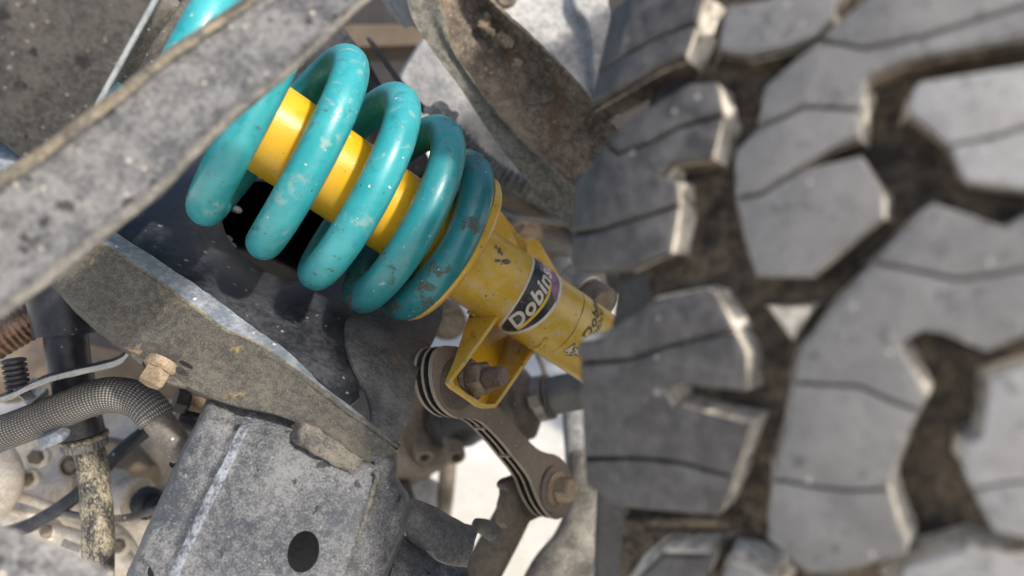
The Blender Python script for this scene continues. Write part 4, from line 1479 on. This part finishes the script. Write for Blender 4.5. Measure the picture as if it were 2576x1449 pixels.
# dark backing plate behind the spring and the tan box
bpn = slab('backing_plate', [(690, 40), (800, 0), (850, 50), (882, 92), (924, 148), (950, 195), (1000, 275), (1062, 362), (1092, 420), (1150, 500), (1200, 590), (1100, 640), (900, 500), (640, 360), (560, 200)],
           Plane((880, 92, .60), (1092, 420, .66), (700, 260, .60)), .003, 'tray', None, .0006)
tag(bpn, 'dark steel backing plate behind the upper side of the spring', 'steel plate')
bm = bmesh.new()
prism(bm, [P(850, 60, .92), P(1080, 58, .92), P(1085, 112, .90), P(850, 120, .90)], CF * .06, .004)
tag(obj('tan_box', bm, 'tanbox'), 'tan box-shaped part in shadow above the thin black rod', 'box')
ub = thing('underbody', P(500, 1600, 1.4), 'dark shaded underbody panels far behind the suspension parts', 'underbody')
for nm, px, d in (('rear_panel', [(-700, -400), (1130, -400), (1130, 170), (1000, 330), (1000, 1000), (780, 1500), (-700, 1500)], 1.15), ('side_panel', [(1120, -400), (1900, -400), (1900, 760), (1300, 730), (1140, 560), (1120, 200)], 1.2)):
    bm = bmesh.new()
    prism(bm, [P(x, y, d) for x, y in px], CF * .01)
    obj(nm, bm, 'dark', ub)
# thin rod, clip, conduit, cable
tag(tube('thin_rod', [(926, 95, .60), (955, 135, .60), (1005, 205, .60), (1045, 255, .60), (1072, 280, .60)], [.0018, .0021, .0024, .0030, .0034], 'rubber', None, segs=12), 'thin black rod slanting down to a crumpled clip above the spring', 'rod')
sheetc = sheet('crumpled_clip', [[(1060, 275, .60), (1080, 262, .595), (1100, 268, .60)], [(1082, 290, .595), (1105, 272, .585), (1122, 266, .595)], [(1105, 305, .60), (1120, 290, .59), (1138, 275, .60)],
                                 [(1120, 325, .60), (1136, 308, .595), (1148, 282, .60)], [(1140, 345, .60), (1150, 330, .60), (1150, 300, .605)]], .0015, 'foil', None, nu=5, nv=5, rough=.006, rscale=90)
tag(sheetc, 'crumpled dusty clip where the thin rod meets the corrugated conduit', 'clip')
cp = spline([P(*p) for p in [(1120, 320, .62), (1155, 350, .62), (1195, 390, .62), (1235, 425, .62), (1275, 450, .622), (1330, 480, .63), (1390, 505, .64)]], 14)
tag(obj('corrugated_conduit', tube_bm(cp, [.0086 + .0013 * math.sin(i * 2 * math.pi / 4.0) for i in range(len(cp))], 20), 'conduit', None, 80), 'dark grey corrugated conduit curving behind the lowest spring turns', 'conduit')
tag(tube('rubber_cable', [(1190, 490, .63), (1245, 520, .63), (1290, 540, .63), (1340, 550, .635), (1390, 556, .64), (1450, 566, .645)], .0032, 'shaft', None, segs=12), 'smooth grey rubber cable passing behind the yellow spring seat', 'cable')

# ------------------------------------------------------------------ hub parts behind the damper
KN = thing('steering_knuckle', P(1420, 1300, .74), 'brown dusty steering knuckle with a round bolted boss behind the yellow damper', 'knuckle')
ky = D(.15, -.45, .88)
lathe('knuckle_boss', P(1318, 560, .78), ky, [(-.03, .052), (0, .050), (.012, .046), (.018, .036), (.018, .012)], 'castdark', KN, 40)
lathe('boss_bolt', P(1322, 588, .735), ky, [(-.01, .017), (.0, .017), (.004, .0155), (.005, .010)], 'bolt', KN, 28)
lathe('boss_bolt_head', P(1322, 588, .735) + ky * .004, ky, hexprof(.008, .0125), 'bolt', KN, 6, 20)
sheet('knuckle_body', [[(1240, 470, .80), (1320, 480, .79), (1400, 500, .79), (1500, 520, .80)], [(1250, 540, .79), (1330, 560, .775), (1410, 580, .77), (1500, 600, .78)], [(1300, 640, .80), (1370, 640, .76), (1430, 650, .75), (1520, 660, .76)],
                       [(1350, 720, .80), (1400, 710, .76), (1450, 720, .75), (1530, 730, .76)], [(1400, 800, .80), (1440, 790, .77), (1480, 800, .76), (1540, 810, .76)]], .004, 'knuckle', KN, nu=5, nv=5, rough=.004, rscale=30)
JB = thing('ball_joint', P(1460, 760, .62), 'pale crumpled ball joint boot with a shiny clamp beside the lower damper end', 'ball joint')
jb = P(1425, 690, .60)
bm = lathe_bm(jb, P(1490, 745, .585) - jb, [(-.012, .010), (-.006, .012), (0, .0105), (.005, .0128), (.010, .0110), (.016, .0135), (.020, .012)], 28)
for v in bm.verts:
    v.co += Vector((1, 1, 1)) * noise.noise(v.co * 140) * .0016
obj('joint_boot', bm, 'pale', JB)
lathe('joint_clamp', P(1465, 722, .588), P(1490, 745, .58) - P(1465, 722, .588), [(0, .0130), (.001, .0142), (.006, .0142), (.007, .0130)], 'zinc', JB, 30)
lathe('joint_housing', P(1470, 727, .59), P(1490, 745, .58) - P(1465, 722, .588), [(.006, .0125), (.014, .0150), (.024, .0150)], 'castdark', JB, 30)

# lower arm below the tyre edge and its upright
LA = thing('lower_arm', P(1400, 1480, .66), 'thick grey curved lower arm below the link bolt, rust-stained near the tyre', 'suspension arm')
tube('arm_tube', [(1462, 1150, .72), (1478, 1230, .69), (1478, 1310, .67), (1445, 1385, .66), (1395, 1450, .65), (1340, 1560, .64)], [.013, .0205, .0228, .0230, .0235, .0235], 'knuckle', LA, segs=32)
tube('upright', [(1442, 960, .76), (1446, 1060, .755), (1452, 1150, .75), (1458, 1250, .74)], .0125, 'rail', LA, segs=20)

# ------------------------------------------------------------------ drive shafts and differential
DF = thing('differential_housing', P(1060, 1200, .74), 'brown dusty differential housing with a bolt boss below the crossmember tip', 'differential')
da = (P(1165, 1075, .735) - P(1010, 1090, .81)).normalized()
lathe('housing_bowl', P(1010, 1092, .80), da, [(-.09, .050), (-.03, .056), (.0, .056), (.018, .052), (.024, .046), (.046, .043), (.050, .041), (.054, .038), (.056, .02)], 'castdark', DF, 48)
bb = D(.25, -.55, .8)
for x, y, d in ((1068, 1148, .735), (1148, 1148, .73)):
    lathe('bolt_boss', P(x, y, d), bb, [(-.03, .0105), (0, .0095), (.002, .0085), (.002, .0055), (-.008, .005), (-.008, .001)], 'castdark', DF, 24)
lathe('ribbed_boot', P(1128, 1052, .775), da, [(0, .032), (.004, .033), (.008, .028), (.014, .032), (.020, .027), (.027, .031), (.034, .025), (.040, .027), (.05, .020), (.09, .016), (.12, .014)], 'rubber', DF, 48, 60)
lathe('cover_plug', P(1128, 812, .70), D(.3, -.3, .9), [(-.02, .019), (0, .018), (.004, .0165), (.004, .012), (.008, .011), (.01, .007)], 'castdark', DF, 30)
tube('mount_post', [(1128, 1150, .86), (1122, 1230, .86), (1108, 1330, .86), (1095, 1420, .86)], .010, 'castdark', DF, segs=16)
sheet('mount_plate', [[(990, 1180, .84), (1040, 1185, .83), (1080, 1200, .83), (1100, 1210, .84)], [(1000, 1240, .84), (1040, 1245, .83), (1080, 1262, .83), (1098, 1290, .84)], [(1010, 1290, .84), (1040, 1300, .83), (1080, 1320, .83), (1090, 1340, .84)]],
      .004, 'rail', DF, nu=4, nv=4, rough=.002)
tube('mount_arm', [(985, 1185, .78), (1005, 1215, .77), (1022, 1250, .77), (1030, 1290, .77)], .009, 'rubber', DF, segs=16)
SHF = thing('drive_shaft', P(1380, 1080, .63), 'grey drive shaft with a clamped brown boot right of the yellow bracket', 'drive shaft')
sa = (P(1450, 985, .630) - P(1320, 1012, .645)).normalized()
lathe('shaft_boot', P(1312, 1012, .648), sa, [(-.03, .030), (-.016, .0335), (-.008, .031), (-.002, .0335), (.004, .0325), (.008, .027), (.011, .021), (.016, .0195)], 'grommet', SHF, 48, 60)
lathe('clamp_band', P(1312, 1012, .648) + sa * .0145, sa, [(0, .0185), (.0008, .0200), (.009, .0200), (.0098, .0185)], 'zinc', SHF, 48)
lathe('boot_lip', P(1312, 1012, .648) + sa * .0243, sa, [(0, .0185), (.0012, .0195), (.003, .0195), (.0042, .018)], 'grommet', SHF, 48)
lathe('shaft', P(1312, 1012, .648) + sa * .02, sa, [(0, .0165), (.10, .0165), (.11, .0165)], 'shaft', SHF, 40)
cl_ = P(1312, 1012, .648) + sa * .0135
bxv = [D(-.35, .0, .94), ]
q = (bxv[0] - sa * bxv[0].dot(sa)).normalized()
q2 = sa.cross(q)
bm = bmesh.new()
c0 = cl_ + q * .0198
prism(bm, [c0 - q2 * .005 + sa * .001, c0 + q2 * .005 + sa * .001, c0 + q2 * .005 + sa * .0095, c0 - q2 * .005 + sa * .0095], q * .004, .0006)
obj('clamp_ear', bm, 'zinc', SHF)
tag(tube('brake_line', [(1335, 850, .70), (1352, 890, .70), (1368, 930, .70), (1380, 990, .71)], .0028, 'pale', None, segs=10), 'thin pale line behind the bracket cheek above the drive shaft boot', 'pipe')
